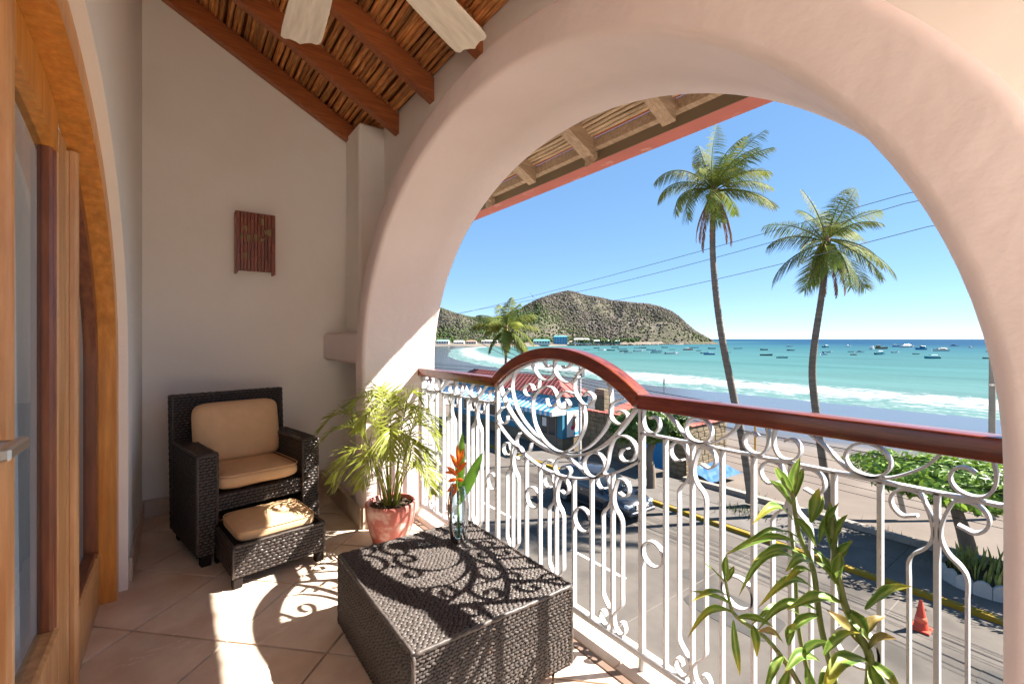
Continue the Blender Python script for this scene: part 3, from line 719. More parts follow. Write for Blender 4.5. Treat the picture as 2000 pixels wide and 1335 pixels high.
# medallion: traced ribbons in the plane of the railing (Y, Z)
MEDALLION = [
    ('bowl_arc', [(2.0337, 1.008), (1.9502, 0.8877), (1.8125, 0.7884), (1.6572, 0.7344), (1.4919, 0.7284), (1.3343, 0.782), (1.2206, 0.8643), (1.1127, 0.9893)]),
    ('medallion_oval', [(1.8158, 1.1291), (1.8883, 1.0764), (1.9128, 0.9914), (1.8626, 0.8829), (1.7483, 0.7968), (1.6139, 0.7436), (1.5049, 0.7393), (1.3806, 0.7831), (1.2875, 0.8652), (1.2467, 0.9367), (1.2404, 1.0101), (1.252, 1.0639), (1.2842, 1.0917)]),
    ('lyre_scroll', [(1.6397, 0.9699), (1.6282, 0.939), (1.5886, 0.9399), (1.5637, 0.9741), (1.5928, 1.0195), (1.6572, 1.0233), (1.7234, 0.9836), (1.7452, 0.9175), (1.7173, 0.8233), (1.6426, 0.759), (1.542, 0.7354), (1.4537, 0.7804), (1.3985, 0.8555), (1.3866, 0.9174), (1.4045, 0.9668), (1.4512, 1.0055), (1.518, 1.0133), (1.561, 0.9809), (1.5515, 0.9452), (1.5114, 0.9346), (1.4829, 0.9577), (1.5049, 0.9804)]),
    ('crest_scroll', [(1.3949, 1.0058), (1.3689, 1.0255), (1.3365, 1.0066), (1.3572, 0.974), (1.4045, 0.9737), (1.4487, 1.0233), (1.4437, 1.0808), (1.4105, 1.1151), (1.3806, 1.1305)]),
    ('crest_scroll', [(1.7641, 1.1512), (1.7327, 1.1052), (1.6869, 1.0642), (1.6354, 1.0564), (1.5928, 1.0846), (1.5816, 1.1317), (1.5928, 1.1684)]),
    ('crest_scroll', [(1.5998, 1.1663), (1.6426, 1.1611), (1.6543, 1.1398), (1.6311, 1.12), (1.5998, 1.1271)]),
    ('crest_scroll', [(1.5515, 1.1697), (1.583, 1.1362), (1.5747, 1.095), (1.5313, 1.0612), (1.479, 1.0579), (1.4289, 1.0862)]),
    ('crest_scroll', [(1.4816, 1.1611), (1.4765, 1.1364), (1.5075, 1.1206), (1.5286, 1.1286)]),
    ('side_scroll', [(1.7358, 1.0), (1.7562, 1.0249), (1.7962, 1.0217), (1.8141, 0.994), (1.7881, 0.9673), (1.7327, 0.9748), (1.702, 1.005), (1.6944, 1.0589)]),
    ('side_scroll', [(1.9287, 0.927), (1.972, 0.9138), (1.9942, 0.936), (1.9684, 0.9631), (1.9323, 0.9897)]),
    ('side_scroll', [(1.9556, 0.8446), (1.9611, 0.8152), (2.0016, 0.7954), (2.0356, 0.8153), (2.0394, 0.8496), (1.9979, 0.884)]),
    ('side_scroll', [(1.7562, 0.7362), (1.772, 0.6975), (1.829, 0.6792), (1.8711, 0.7017), (1.8763, 0.7368), (1.8491, 0.7702)]),
    ('side_scroll', [(1.1831, 1.0153), (1.2299, 0.9951), (1.2488, 0.9606), (1.2341, 0.9263), (1.1972, 0.9134), (1.1653, 0.9338), (1.1614, 0.9577), (1.1871, 0.9684), (1.2134, 0.9603)]),
    ('band_scroll', [(1.5886, 0.6797), (1.6325, 0.6786), (1.6646, 0.6498), (1.6499, 0.6198), (1.6026, 0.6206)]),
    ('band_scroll', [(1.5366, 0.66), (1.4945, 0.6786), (1.4765, 0.6596), (1.5075, 0.6253), (1.5555, 0.6263), (1.583, 0.6586), (1.5583, 0.701), (1.5049, 0.7186), (1.4512, 0.706), (1.3901, 0.6807)]),
    ('band_scroll', [(1.3901, 0.6807), (1.3572, 0.6698), (1.3173, 0.677), (1.2842, 0.7056), (1.2766, 0.7442), (1.3006, 0.772), (1.34, 0.7724), (1.3806, 0.7471), (1.3949, 0.7097), (1.3747, 0.6784), (1.3343, 0.6695), (1.2896, 0.6936), (1.2626, 0.7391), (1.2488, 0.7988), (1.2258, 0.8498), (1.1831, 0.8707), (1.1363, 0.8595), (1.1155, 0.8252), (1.1344, 0.7861), (1.1732, 0.7731), (1.1951, 0.7897), (1.1831, 0.8149), (1.1556, 0.8266)]),
]
for nm_, P_ in MEDALLION: rpart(nm_, cm2(P_, 7), th=.010 if nm_ == 'bowl_arc' else .006, wx=.026 if nm_ == 'bowl_arc' else .022)
# handrail
def handrail(path, name):
    hw, hh = .036, .0265; sec = []
    for cx, cz, a0, a1 in ((hw - .007, hh - .007, 0, 90), (-hw + .007, hh - .007, 90, 180), (-hw + .004, -hh + .004, 180, 270), (hw - .004, -hh + .004, 270, 360)):
        r = .007 if a0 < 180 else .004
        sec += [(cx + r * math.cos(R(a0 + (a1 - a0) * i / 3)), cz + r * math.sin(R(a0 + (a1 - a0) * i / 3))) for i in range(4)]
    P = []; n = len(path)
    for i, (y, z) in enumerate(path):
        t = Vector(path[min(i + 1, n - 1)]) - Vector(path[max(i - 1, 0)]); t.normalize(); nn = Vector((-t.y, t.x))
        if nn.y < 0: nn = -nn
        P.append([(RX + sx, y + nn.x * sz, z + nn.y * sz) for sx, sz in sec + sec[:1]])
    mb = MB().grid(P); mb.flat(P[0][:-1]); mb.flat(P[-1][:-1][::-1])
    o = obj(name, mb.xf(rli), M_hand, rl); smooth_by_angle(o, 50)
zc = ZH + .0275; rad = (.48 ** 2 + .168 ** 2) / (2 * .168); a0 = math.asin(.48 / rad)
handrail([(0.112, zc), (0.6, zc), (P0 - .004, zc)], 'handrail'); handrail([(P1 + .004, zc), (2.5, zc), (3.002, zc)], 'handrail')
handrail([(RC + rad * math.sin(a), zc + .168 - rad + rad * math.cos(a)) for a in [-a0 + 2 * a0 * k / 40 for k in range(41)]], 'arched_handrail')
rpart('arch_strap', [(RC + (rad - .032) * math.sin(a), zc + .168 - rad + (rad - .032) * math.cos(a)) for a in [-a0 + 2 * a0 * k / 40 for k in range(41)]], th=.006, wx=.03)

# ================================================================== WICKER
def weave(mb, O, U, V, w, h, pu=0.024, pv=0.0135, hgt=0.0055, seed=0, skip=None, slant=.42):
    """rows of short plaited strand beads over a rectangle: origin O, unit axes U,V"""
    rnd = random.Random(seed); O, U, V = Vector(O), Vector(U).normalized(), Vector(V).normalized(); Nn = U.cross(V)
    rows = max(1, int(round(h / pv))); pv = h / rows
    for r in range(rows):
        off = -(r % 2) * pu / 2 + rnd.uniform(-.15, .15) * pu; u = off; v0 = r * pv
        while u < w - .002:
            a, b = max(u, 0), min(u + pu, w)
            if b - a > .004 and not (skip and skip(a, b, v0)):
                hh = hgt * rnd.uniform(.75, 1.2); sl = (slant if r % 2 else -slant) * pv + rnd.uniform(-.15, .15) * pv; o = len(mb.v)
                for i, (fu, fh) in enumerate(((0.03, .0), (.25, .9), (.75, .9), (.97, .0))):
                    for fv, gh in ((.06, 0), (.5, 1), (.94, 0)):
                        p = O + U * (a + (b - a) * fu) + V * (v0 + pv * fv + sl * (fu - .5)) + Nn * (hh * fh * (gh if gh else .0) + (0.0006 if gh else -.001))
                        mb.v.append(tuple(p))
                for i in range(3):
                    for j in range(2):
                        k = o + i * 3 + j; mb.f.append((k, k + 3, k + 4, k + 1))
            u += pu * rnd.uniform(.93, 1.07)
    return mb
def weave_box(x0, x1, y0, y1, z0, z1, faces='xXyYZ', seed=0, **k):
    mb = MB()
    if 'y' in faces: weave(mb, (x0, y0, z0), (1, 0, 0), (0, 0, 1), x1 - x0, z1 - z0, seed=seed, **k)
    if 'Y' in faces: weave(mb, (x1, y1, z0), (-1, 0, 0), (0, 0, 1), x1 - x0, z1 - z0, seed=seed + 1, **k)
    if 'x' in faces: weave(mb, (x0, y1, z0), (0, -1, 0), (0, 0, 1), y1 - y0, z1 - z0, seed=seed + 2, **k)
    if 'X' in faces: weave(mb, (x1, y0, z0), (0, 1, 0), (0, 0, 1), y1 - y0, z1 - z0, seed=seed + 3, **k)
    if 'Z' in faces: weave(mb, (x0, y0, z1), (1, 0, 0), (0, 1, 0), x1 - x0, y1 - y0, seed=seed + 4, **k)
    return mb
def edge_braid(mb, pts, r=.007):
    mb.tube(pts, r, 6); return mb
def wicker_block(name, x0, x1, y0, y1, z0, z1, m, parent, faces='xXyYZ', seed=0, rim=True, lean=None, **k):
    core = MB().box(x0, x1, y0, y1, z0, z1)
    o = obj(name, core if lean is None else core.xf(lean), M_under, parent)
    w = weave_box(x0, x1, y0, y1, z0, z1, faces, seed, **k)
    if rim:
        for (a, b) in (((x0, y0), (x1, y0)), ((x1, y0), (x1, y1)), ((x1, y1), (x0, y1)), ((x0, y1), (x0, y0))):
            n = max(2, int(math.hypot(b[0] - a[0], b[1] - a[1]) / .02)); rnd = random.Random(seed)
            pts = [(a[0] + (b[0] - a[0]) * i / n, a[1] + (b[1] - a[1]) * i / n, z1 + rnd.uniform(-.001, .002)) for i in range(n + 1)]
            w.tube(pts, [.0075 * (1.18 if i % 2 else .85) for i in range(n + 1)], 6)
            n = max(2, int((z1 - z0) / .02)); pts = [(a[0], a[1], z0 + (z1 - z0) * i / n) for i in range(n + 1)]
            w.tube(pts, [.0072 * (1.18 if i % 2 else .85) for i in range(n + 1)], 6)
    if lean is not None: w.xf(lean)
    wo = obj('weave', w, m, o, smooth=True); wo['kind'] = 'stuff'
    return o
# woven square table
wt = empty('wicker_table', (0.895, 1.665, 0)); tag(wt, 'low square grey woven wicker table beside the railing', 'table')
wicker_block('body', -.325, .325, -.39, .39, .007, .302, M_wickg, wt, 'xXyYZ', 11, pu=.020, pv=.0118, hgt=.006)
for sx in (-1, 1):
    for sy in (-1, 1): obj('foot', MB().bbox(sx * .295 - .025, sx * .295 + .025, sy * .36 - .025, sy * .36 + .025, 0.001, .009, .002), M_under, wt)

def cushion(w, d, h, puff=.35, n=14, seed=0):
    """soft box cushion, centred, with a piped seam"""
    rnd = random.Random(seed); mb = MB(); P = []
    def sq(t): return math.copysign(abs(t) ** .45, t)
    for i in range(n * 2 + 1):
        th = -math.pi / 2 + math.pi * i / (2 * n); row = []
        for j in range(n * 4):
            ph = 2 * math.pi * j / (n * 4)
            cx, sx = math.copysign(abs(math.cos(ph)) ** .28, math.cos(ph)), math.copysign(abs(math.sin(ph)) ** .28, math.sin(ph))
            ct = abs(math.cos(th)) ** .30; st = math.copysign(abs(math.sin(th)) ** .62, math.sin(th))
            x, y = cx * ct, sx * ct; pf = 1 + .0
            z = st * (1 - puff * (max(abs(x), abs(y)) ** 4) * .5)
            v = Vector((x * w / 2, y * d / 2, z * h / 2)); v.z += .006 * nz(v.x * 9 + seed, v.y * 9, v.z * 9); v.x += .004 * nz(v.y * 12, v.z * 12 + seed)
            row.append(tuple(v))
        row.append(row[0]); P.append(row)
    mb.grid(P)
    return mb
def piping(w, d, z, r=.004):
    pts = []
    for j in range(57):
        ph = 2 * math.pi * j / 56
        pts.append((math.copysign(abs(math.cos(ph)) ** .28, math.cos(ph)) * w / 2, math.copysign(abs(math.sin(ph)) ** .28, math.sin(ph)) * d / 2, z))
    return MB().tube(pts, r, 6, cap=False)
# armchair: local x along its width, local y to the back
ch = empty('wicker_armchair', (0.408, 3.057, 0), R(11.7)); tag(ch, 'dark woven wicker armchair with tan cushions against the back wall', 'armchair')
W, D = .66, .60; kk = dict(pu=.028, pv=.0165, hgt=.007, slant=.12)
wicker_block('armrest', -W / 2, -W / 2 + .095, 0, D - .085, .065, .612, M_wick, ch, 'xXyZ', 21, **kk)
wicker_block('armrest', W / 2 - .095, W / 2, 0, D - .085, .065, .612, M_wick, ch, 'xXyZ', 31, **kk)
lean = Matrix.Translation((0, D - .085, .065)) @ Matrix.Rotation(R(-4), 4, 'X') @ Matrix.Translation((0, -(D - .085), -.065))
wicker_block('backrest', -W / 2 + .004, W / 2 - .004, D - .083, D, .065, .895, M_wick, ch, 'xXyYZ', 41, lean=lean, **kk)
wicker_block('seat_rail', -W / 2 + .096, W / 2 - .096, .012, D - .09, .285, .375, M_wick, ch, 'yZ', 51, rim=False, **kk)
for sx in (-1, 1):
    for yy in (.035, D - .06): obj('leg', MB().bbox(sx * (W / 2 - .045) - .024, sx * (W / 2 - .045) + .024, yy - .024, yy + .024, 0.001, .068, .004), M_under, ch)
sw = W - .19 - .006
o = obj('seat_cushion', cushion(sw, .50, .105, seed=3).xf(Matrix.Translation((0, .255, .432))), M_cush, ch, smooth=True)
obj('piping', piping(sw - .004, .496, .47).xf(Matrix.Translation((0, .255, 0))), M_cush, o, smooth=True)
Mb = Matrix.Translation((0, D - .165, .655)) @ Matrix.Rotation(R(-11), 4, 'X') @ Matrix.Rotation(R(90), 4, 'X')
o = obj('back_cushion', cushion(.50, .375, .15, puff=.75, seed=8).xf(Mb), M_cush, ch, smooth=True)
obj('piping', piping(.500, .376, .0).xf(Mb), M_cush, o, smooth=True)
# footstool tucked under the seat
fs = empty('wicker_footstool', (0.445, 2.675, 0), R(8)); tag(fs, 'dark woven footstool with tan cushion pulled from under the armchair', 'footstool')
fw, fd = .45, .42
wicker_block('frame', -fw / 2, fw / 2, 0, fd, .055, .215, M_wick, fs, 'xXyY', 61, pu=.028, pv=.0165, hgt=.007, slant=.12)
for sx in (-1, 1):
    for yy in (.025, fd - .025): obj('leg', MB().bbox(sx * (fw / 2 - .022) - .022, sx * (fw / 2 - .022) + .022, yy - .022, yy + .022, 0.001, .056, .004), M_under, fs)
o = obj('cushion', cushion(fw - .055, fd - .05, .085, seed=5).xf(Matrix.Translation((0, fd / 2, .238))), M_cush, fs, smooth=True)
obj('piping', piping(fw - .058, fd - .053, .262).xf(Matrix.Translation((0, fd / 2, 0))), M_cush, o, smooth=True)

# ------------------------------------------------------------------ potted areca palm
ap = empty('potted_palm', (1.075, 2.745, 0)); tag(ap, 'feathery green palm in a worn red clay pot by the railing', 'potted plant')
obj('pot', MB().lathe([(0, .002), (.105, .002), (.112, .01), (.128, .06), (.146, .14), (.154, .215), (.152, .236), (.146, .241), (.139, .238), (.137, .218), (.13, .2)], 40), M_pot, ap, smooth=True)
sb = MB(); P = []
for i in range(9):
    r = .134 * i / 8; P.append([(r * math.cos(2 * math.pi * k / 24), r * math.sin(2 * math.pi * k / 24), .212 + .012 * nz(i * .9, k * .7)) for k in range(25)])
sb.grid(P)
for k in range(70):
    a, r = random.uniform(0, 6.28), .125 * math.sqrt(random.random()); s_ = random.uniform(.004, .011)
    sb.box(-s_, s_, -s_, s_, -s_ * .5, s_ * .5, Matrix.Translation((r * math.cos(a), r * math.sin(a), .217)) @ Matrix.Rotation(random.uniform(0, 3), 4, 'Z') @ Matrix.Rotation(random.uniform(-.5, .5), 4, 'X'))
obj('soil', sb, M_soil, ap)
def frond(base, az, reach, height, droop, nleaf=22, ll=.2, lw=.011, seed=0, stem_r=.004):
    """arching feather leaf as one mesh (rachis + folded leaflets)"""
    rnd = random.Random(seed); mb = MB(); d = Vector((math.cos(az), math.sin(az), 0)); B = Vector(base)
    ctrl = [B, B + d * reach * .18 + Vector((0, 0, height * .52)), B + d * reach * .5 + Vector((0, 0, height * .92)), B + d * reach * .8 + Vector((0, 0, height * (1 - droop * .35))), B + d * reach + Vector((0, 0, height * (1 - droop)))]
    pts = catmull(ctrl, 8); n = len(pts)
    mb.tube(pts, [stem_r * (1 - .8 * i / n) for i in range(n)], 5)
    side = Vector((-d.y, d.x, 0))
    for k in range(nleaf):
        f = .30 + .69 * k / (nleaf - 1); i = min(int(f * (n - 1)), n - 2); p = pts[i].lerp(pts[i + 1], f * (n - 1) - i)
        t = (pts[min(i + 2, n - 1)] - pts[max(i - 1, 0)]).normalized()
        L = ll * (math.sin(math.pi * min(1, (f - .22) / .78 * .86 + .14)) ** .6) * rnd.uniform(.85, 1.1)
        up = side.cross(t) if side.cross(t).z > 0 else -side.cross(t)
        for s_ in (-1, 1):
            sp = .85 - .35 * f + rnd.uniform(-.1, .1)
            dr = (t * (1 - sp * .55) + side * s_ * sp + up * rnd.uniform(.1, .35)).normalized()
            q = []
            for m_, fw_ in ((0, .35), (.3, 1), (.65, .75), (1, .04)):
                c = p + dr * L * m_ + Vector((0, 0, -L * .38 * m_ * m_ * rnd.uniform(.6, 1.3)))
                wd = (t - dr * t.dot(dr)).normalized() * lw * fw_ * .5
                q.append((c - wd, c + wd))
            o = len(mb.v)
            for a, b in q: mb.v += [tuple(a), tuple(b)]
            for j in range(3): mb.f.append((o + 2 * j, o + 2 * j + 1, o + 2 * j + 3, o + 2 * j + 2))
    return mb
specs = [(150, .48, .50, .22), (165, .42, .60, .2), (185, .42, .40, .45), (135, .30, .68, .15), (100, .20, .72, .1), (70, .22, .70, .15), (30, .28, .62, .25), (0, .30, .58, .3), (330, .34, .52, .35), (310, .30, .40, .5), (280, .24, .48, .4),
         (250, .22, .52, .35), (215, .32, .40, .5), (200, .20, .62, .2), (345, .18, .70, .1), (295, .32, .30, .6), (150, .36, .30, .6)]
specs = [(a_, r_ * .86, h_ * 1.03, d_) for a_, r_, h_, d_ in specs]
for k, (az, re, hh, dr) in enumerate(specs):
    obj('frond', frond((.02 * math.cos(R(az)) + random.uniform(-.03, .03), .02 * math.sin(R(az)) + random.uniform(-.03, .03), .21), R(az), re, hh, dr, 26, .165, .0115, seed=k), M_areca, ap)
for k in range(9):
    a = random.uniform(0, 6.28); b = Vector((.03 * math.cos(a), .03 * math.sin(a), .205)); e = b + Vector((.06 * math.cos(a), .06 * math.sin(a), random.uniform(.16, .28)))
    obj('stem', MB().tube([b, b.lerp(e, .5) + Vector((0, 0, .02)), e], [.008, .0065, .004], 6), M_arecastem, ap, smooth=True)

# ------------------------------------------------------------------ glass vase and flower on the table
vx, vy, vz = 1.056, 1.862, 0.310
vs = empty('glass_vase', (vx, vy, vz)); tag(vs, 'clear rounded glass vase standing on the wicker table', 'vase')
obj('glass_wall', MB().lathe([(.0, .004), (.030, .004), (.033, .010), (.040, .06), (.047, .12), (.047, .16), (.040, .22), (.033, .262), (.0345, .264), (.036, .262), (.0435, .22), (.0505, .16), (.0505, .12), (.0435, .06), (.0365, .008), (.032, .0005), (.0, .0005)], 32), M_vase, vs, smooth=True)
obj('base', MB().lathe([(0, .012), (.028, .012), (.031, .018), (.0365, .05), (.0, .05)], 32), M_water, vs, smooth=True)
fw_ = empty('flower_stem', (vx, vy, vz + .02)); tag(fw_, 'orange bird-like flower with green leaves in the vase', 'flower')
obj('stem', MB().tube([(.004, 0, 0), (.0, .0, .14), (-.006, .004, .26), (-.012, .01, .36)], [.0035, .0035, .003, .0025], 6), M_leafg, fw_, smooth=True)
for dxs in ((.012, .008), (-.010, -.006)): obj('stem', MB().tube([(dxs[0], dxs[1], .0), (dxs[0] * .4, dxs[1] * .4, .12), (0, 0, .22)], .0025, 6), M_arecastem, fw_)
RT = Vector((math.cos(YAW), -math.sin(YAW), 0))
def blade_leaf(base, tip, w, side, bend=.15, n=8, cup=.25):
    base, tip = Vector(base), Vector(tip); ax = tip - base; L = ax.length; s_ = Vector(side); s_ = (s_ - ax * s_.dot(ax) / ax.dot(ax)).normalized(); nn = s_.cross(ax).normalized(); P = []
    for i in range(n + 1):
        t = i / n; wd = w * .5 * (math.sin(math.pi * min(1, t * .92 + .06)) ** .75) * (1 - .15 * t); c = base + ax * t + nn * (bend * L * math.sin(math.pi * t * .5) ** 2 * 1.0)
        if t > .98: wd = .0008
        P.append([c - s_ * wd + nn * cup * wd, c - s_ * wd * .5 + nn * cup * wd * .3, c, c + s_ * wd * .5 + nn * cup * wd * .3, c + s_ * wd + nn * cup * wd])
    return MB().grid(P)
b0 = Vector((0, 0, .15)); VW = Vector((math.sin(YAW), math.cos(YAW), 0))
obj('leaf', blade_leaf(b0, b0 + RT * .115 + Vector((0, 0, .245)), .055, RT, .05), M_leafg, fw_, smooth=True)
obj('leaf', blade_leaf(b0 + VW * .02 + Vector((0, 0, .03)), b0 + VW * .03 + RT * .018 + Vector((0, 0, .335)), .045, RT, .03), M_leafg, fw_, smooth=True)
for k, (bx, bz, tx, tz, ww) in enumerate(((-.004, .285, -.050, .330, .024), (-.004, .30, .040, .350, .024), (.0, .32, -.034, .385, .024), (.002, .335, .026, .41, .022), (-.004, .27, -.045, .262, .020), (0, .35, -.004, .43, .018), (-.002, .27, .025, .262, .020), (-.006, .25, -.048, .215, .020), (-.006, .24, -.022, .190, .018), (-.004, .30, -.062, .30, .018))):
    bb = RT * bx - VW * .012 + Vector((0, 0, bz)); tt = RT * tx - VW * random.uniform(.01, .03) + Vector((0, 0, tz))
    obj('bract', blade_leaf(bb, tt, ww, (tt - bb).cross(VW), .08, 6, .5), M_bract, fw_, smooth=True)

# ------------------------------------------------------------------ dracaena in a pot near the right end
DX, DY = 1.175, 0.47
dp = empty('dracaena_plant', (DX, DY, 0)); tag(dp, 'striped green leafy cane plant in front of the railing', 'potted plant')
obj('pot', MB().lathe([(0, .002), (.085, .002), (.092, .01), (.115, .17), (.12, .2), (.112, .203), (.106, .18), (0, .175)], 32), M_pot, dp, smooth=True)
FW = Vector((math.sin(YAW), math.cos(YAW), 0))
FOC = 889.0
def at(u, v, dep):     # point seen at photo pixel (u,v) at depth dep, in plant-local coordinates
    return FW * dep + RT * ((u - 1000) / FOC * dep) + Vector((0, 0, CAMZ + (662 - v) / FOC * dep)) - Vector((DX, DY, 0))
def drac_leaf(base, tip, w, sag, tone=0, n=12):
    base, tip = Vector(base), Vector(tip); tip = base + (tip - base) * 1.18; ax = tip - base; L = ax.length
    s_ = ax.cross(Vector((0, 0, 1)));  s_ = s_.normalized() if s_.length > .02 else RT.copy()
    vw = ax.cross(base + Vector((DX, DY, 0)) - Vector((0, 0, CAMZ))).normalized()     # some leaves twist broadside
    if s_.dot(vw) < 0: vw = -vw
    s_ = (s_ + vw * random.uniform(.1, 1.0) + Vector((0, 0, random.uniform(-.3, .3)))).normalized()
    s_ = (s_ - ax * s_.dot(ax) / ax.dot(ax)).normalized()
    nn = ax.cross(s_).normalized(); nn = nn if nn.z > 0 else -nn
    mb = MB(); P = []; cols = []; w = w * .68; ph = random.uniform(0, 6); curl = random.uniform(.0, .10)
    gd, lt, yl, br = (.07, .155, .022), (.31, .41, .09), (.52, .42, .05), (.40, .21, .08)
    QS = (-1, -.78, -.45, -.12, .12, .45, .78, 1)
    for i in range(n + 1):
        t = i / n
        prof = (.30 + .70 * math.sin(math.pi * min(.5, t * 1.1))) if t < .45 else max(.0, 1 - ((t - .45) / .55) ** 1.7)
        wd = w * .5 * max(prof, .015) * (1 if t > .06 else .7)
        c = base + ax * t + Vector((0, 0, sag * L * math.sin(math.pi * t) - curl * L * max(0, t - .6) * 2))
        c += s_ * .035 * L * math.sin(t * 4 + ph) * t
        P.append([c + s_ * wd * q + nn * (abs(q) * wd * .42 + wd * .10 * math.sin(t * 16 + ph + q * 2)) for q in QS])
        for q in QS:
            bc = Vector(lt) if abs(q) > .9 else (Vector(lt) * .8 if abs(q) < .2 else Vector(gd).lerp(Vector((.15, .25, .04)), .5 + .5 * math.sin(q * 9 + ph)))
            e = max(0, t - (.88 if tone == 0 else .5)) / (.12 if tone == 0 else .5)
            if tone == 2: e = .35 + .65 * t
            bc = bc.lerp(Vector(br if tone == 2 or t > .95 else yl), min(1, e) * .8); cols.append(tuple(bc))
    mb.grid(P)
    for i, c in enumerate(cols): mb.c[i] = c
    return mb
def dstem(pts, r0, r1):
    P = [at(*p) for p in pts]; P = catmull(P, 5); n = len(P)
    obj('stem', MB().tube(P, [r0 + (r1 - r0) * i / (n - 1) for i in range(n)], 8), M_dracstem, dp, smooth=True)
B0 = Vector((0, 0, .18))
def dl_(u0, v0, u1, v1, dep0, dep1, w=.034, sag=.08, tone=0):
    obj('leaf', drac_leaf(at(u0, v0, dep0), at(u1, v1, dep1), w, sag, tone), M_drac, dp, smooth=True)
d0 = 1.10
dstem([(1655, 1560, 1.10), (1645, 1400, 1.10), (1605, 1230, 1.11), (1588, 1110, 1.12), (1560, 1040, 1.13), (1548, 960, 1.13)], .0085, .005)
dstem([(1665, 1560, 1.06), (1700, 1320, 1.03), (1682, 1245, 1.03), (1650, 1180, 1.03), (1632, 1090, 1.05), (1625, 1010, 1.06)], .011, .006)
dstem([(1640, 1560, 1.14), (1590, 1360, 1.16), (1560, 1230, 1.17), (1553, 1110, 1.17), (1545, 1040, 1.17)], .007, .004)
dstem([(1600, 1400, 1.12), (1510, 1260, 1.10), (1440, 1205, 1.08), (1424, 1170, 1.08), (1415, 1120, 1.08)], .006, .003)
dstem([(1640, 1500, 1.12), (1560, 1330, 1.09), (1520, 1270, 1.08)], .005, .003)
leaves = [
 # top shoot
 (1548, 965, 1558, 902, 1.13, 1.12, .034, .02, 0), (1548, 968, 1518, 917, 1.13, 1.10, .036, .04, 0), (1546, 985, 1492, 940, 1.13, 1.09, .032, .10, 0), (1550, 975, 1566, 918, 1.13, 1.15, .03, .03, 0),
 # upper middle clump
 (1585, 1015, 1600, 962, 1.12, 1.10, .04, .03, 1), (1583, 1020, 1606, 972, 1.12, 1.15, .038, .03, 0), (1600, 1060, 1632, 990, 1.08, 1.06, .044, .03, 0), (1622, 1070, 1652, 1010, 1.05, 1.04, .042, .03, 0), (1628, 1075, 1620, 992, 1.05, 1.08, .04, .03, 0),
 (1548, 1015, 1484, 1018, 1.13, 1.06, .034, .22, 1), (1552, 1010, 1588, 1060, 1.13, 1.10, .036, .12, 0), (1560, 1050, 1480, 1055, 1.13, 1.07, .036, .12, 0), (1560, 1060, 1440, 1078, 1.12, 1.06, .036, .12, 0), (1570, 1085, 1485, 1090, 1.12, 1.07, .034, .14, 0),
 (1565, 1100, 1462, 1150, 1.12, 1.08, .034, .3, 0), (1590, 1100, 1540, 1105, 1.11, 1.06, .034, .12, 0), (1592, 1120, 1540, 1128, 1.11, 1.05, .032, .12, 1), (1625, 1110, 1660, 1060, 1.05, 1.03, .046, .02, 0), (1630, 1130, 1590, 1075, 1.05, 1.09, .036, .06, 0),
 # broad leaves to the right and centre
 (1690, 1190, 1768, 1150, 1.03, .99, .042, .10, 1), (1650, 1180, 1555, 1182, 1.03, 1.00, .044, .12, 0), (1655, 1190, 1690, 1240, 1.03, .98, .05, .06, 0), (1640, 1150, 1600, 1100, 1.03, 1.06, .038, .08, 0), (1632, 1140, 1640, 1085, 1.04, 1.02, .036, .05, 0),
 (1598, 1200, 1548, 1235, 1.11, 1.08, .036, .12, 0), (1595, 1190, 1500, 1225, 1.11, 1.06, .034, .2, 0), (1590, 1150, 1498, 1180, 1.12, 1.07, .03, .25, 1), (1560, 1200, 1480, 1215, 1.16, 1.1, .03, .18, 0),
 # left shoot
 (1418, 1140, 1376, 1100, 1.08, 1.07, .022, .03, 0), (1418, 1130, 1418, 1088, 1.08, 1.07, .024, .02, 0), (1420, 1135, 1432, 1108, 1.08, 1.10, .022, .02, 0), (1425, 1165, 1362, 1172, 1.08, 1.04, .028, .14, 1), (1430, 1180, 1364, 1158, 1.08, 1.05, .026, .05, 0),
 (1445, 1205, 1360, 1233, 1.08, 1.04, .03, .24, 1), (1440, 1205, 1500, 1222, 1.08, 1.05, .03, .12, 0), (1432, 1210, 1440, 1300, 1.08, 1.06, .026, -.05, 1), (1470, 1220, 1478, 1270, 1.09, 1.05, .03, .05, 1),
 # lower yellowing leaves
 (1530, 1255, 1488, 1232, 1.09, 1.05, .03, .1, 2), (1540, 1260, 1548, 1220, 1.09, 1.07, .03, .05, 1), (1560, 1290, 1610, 1255, 1.1, 1.06, .036, .1, 0), (1600, 1290, 1540, 1302, 1.1, 1.05, .04, .15, 0), (1610, 1280, 1670, 1235, 1.06, 1.0, .042, .1, 1),
 (1690, 1270, 1625, 1200, 1.03, 1.06, .045, .1, 2), (1690, 1275, 1742, 1245, 1.03, .99, .036, .15, 2), (1700, 1290, 1752, 1350, 1.03, .97, .042, .1, 1), (1695, 1290, 1612, 1340, 1.03, .96, .05, .15, 1), (1700, 1300, 1735, 1410, 1.02, .95, .05, .1, 1),
 (1530, 1280, 1500, 1340, 1.08, 1.04, .03, .15, 0), (1540, 1310, 1520, 1380, 1.09, 1.05, .03, .1, 1), (1575, 1300, 1590, 1390, 1.1, 1.06, .036, .05, 0), (1640, 1300, 1600, 1360, 1.06, 1.0, .04, .1, 0), (1680, 1250, 1720, 1205, 1.03, 1.05, .034, .1, 2)]
for a in leaves: dl_(*a)

# ================================================================== OUTDOORS
ZS = -6.35        # street
ZW = -7.95        # sea level
def wp(u, dep, z=None, v=None):    # world point: photo column u at depth dep, height z (or from row v)
    p = FW * dep + RT * ((u - 1000) / FOC * dep)
    p.z = z if z is not None else CAMZ + (662 - v) / FOC * dep
    return p
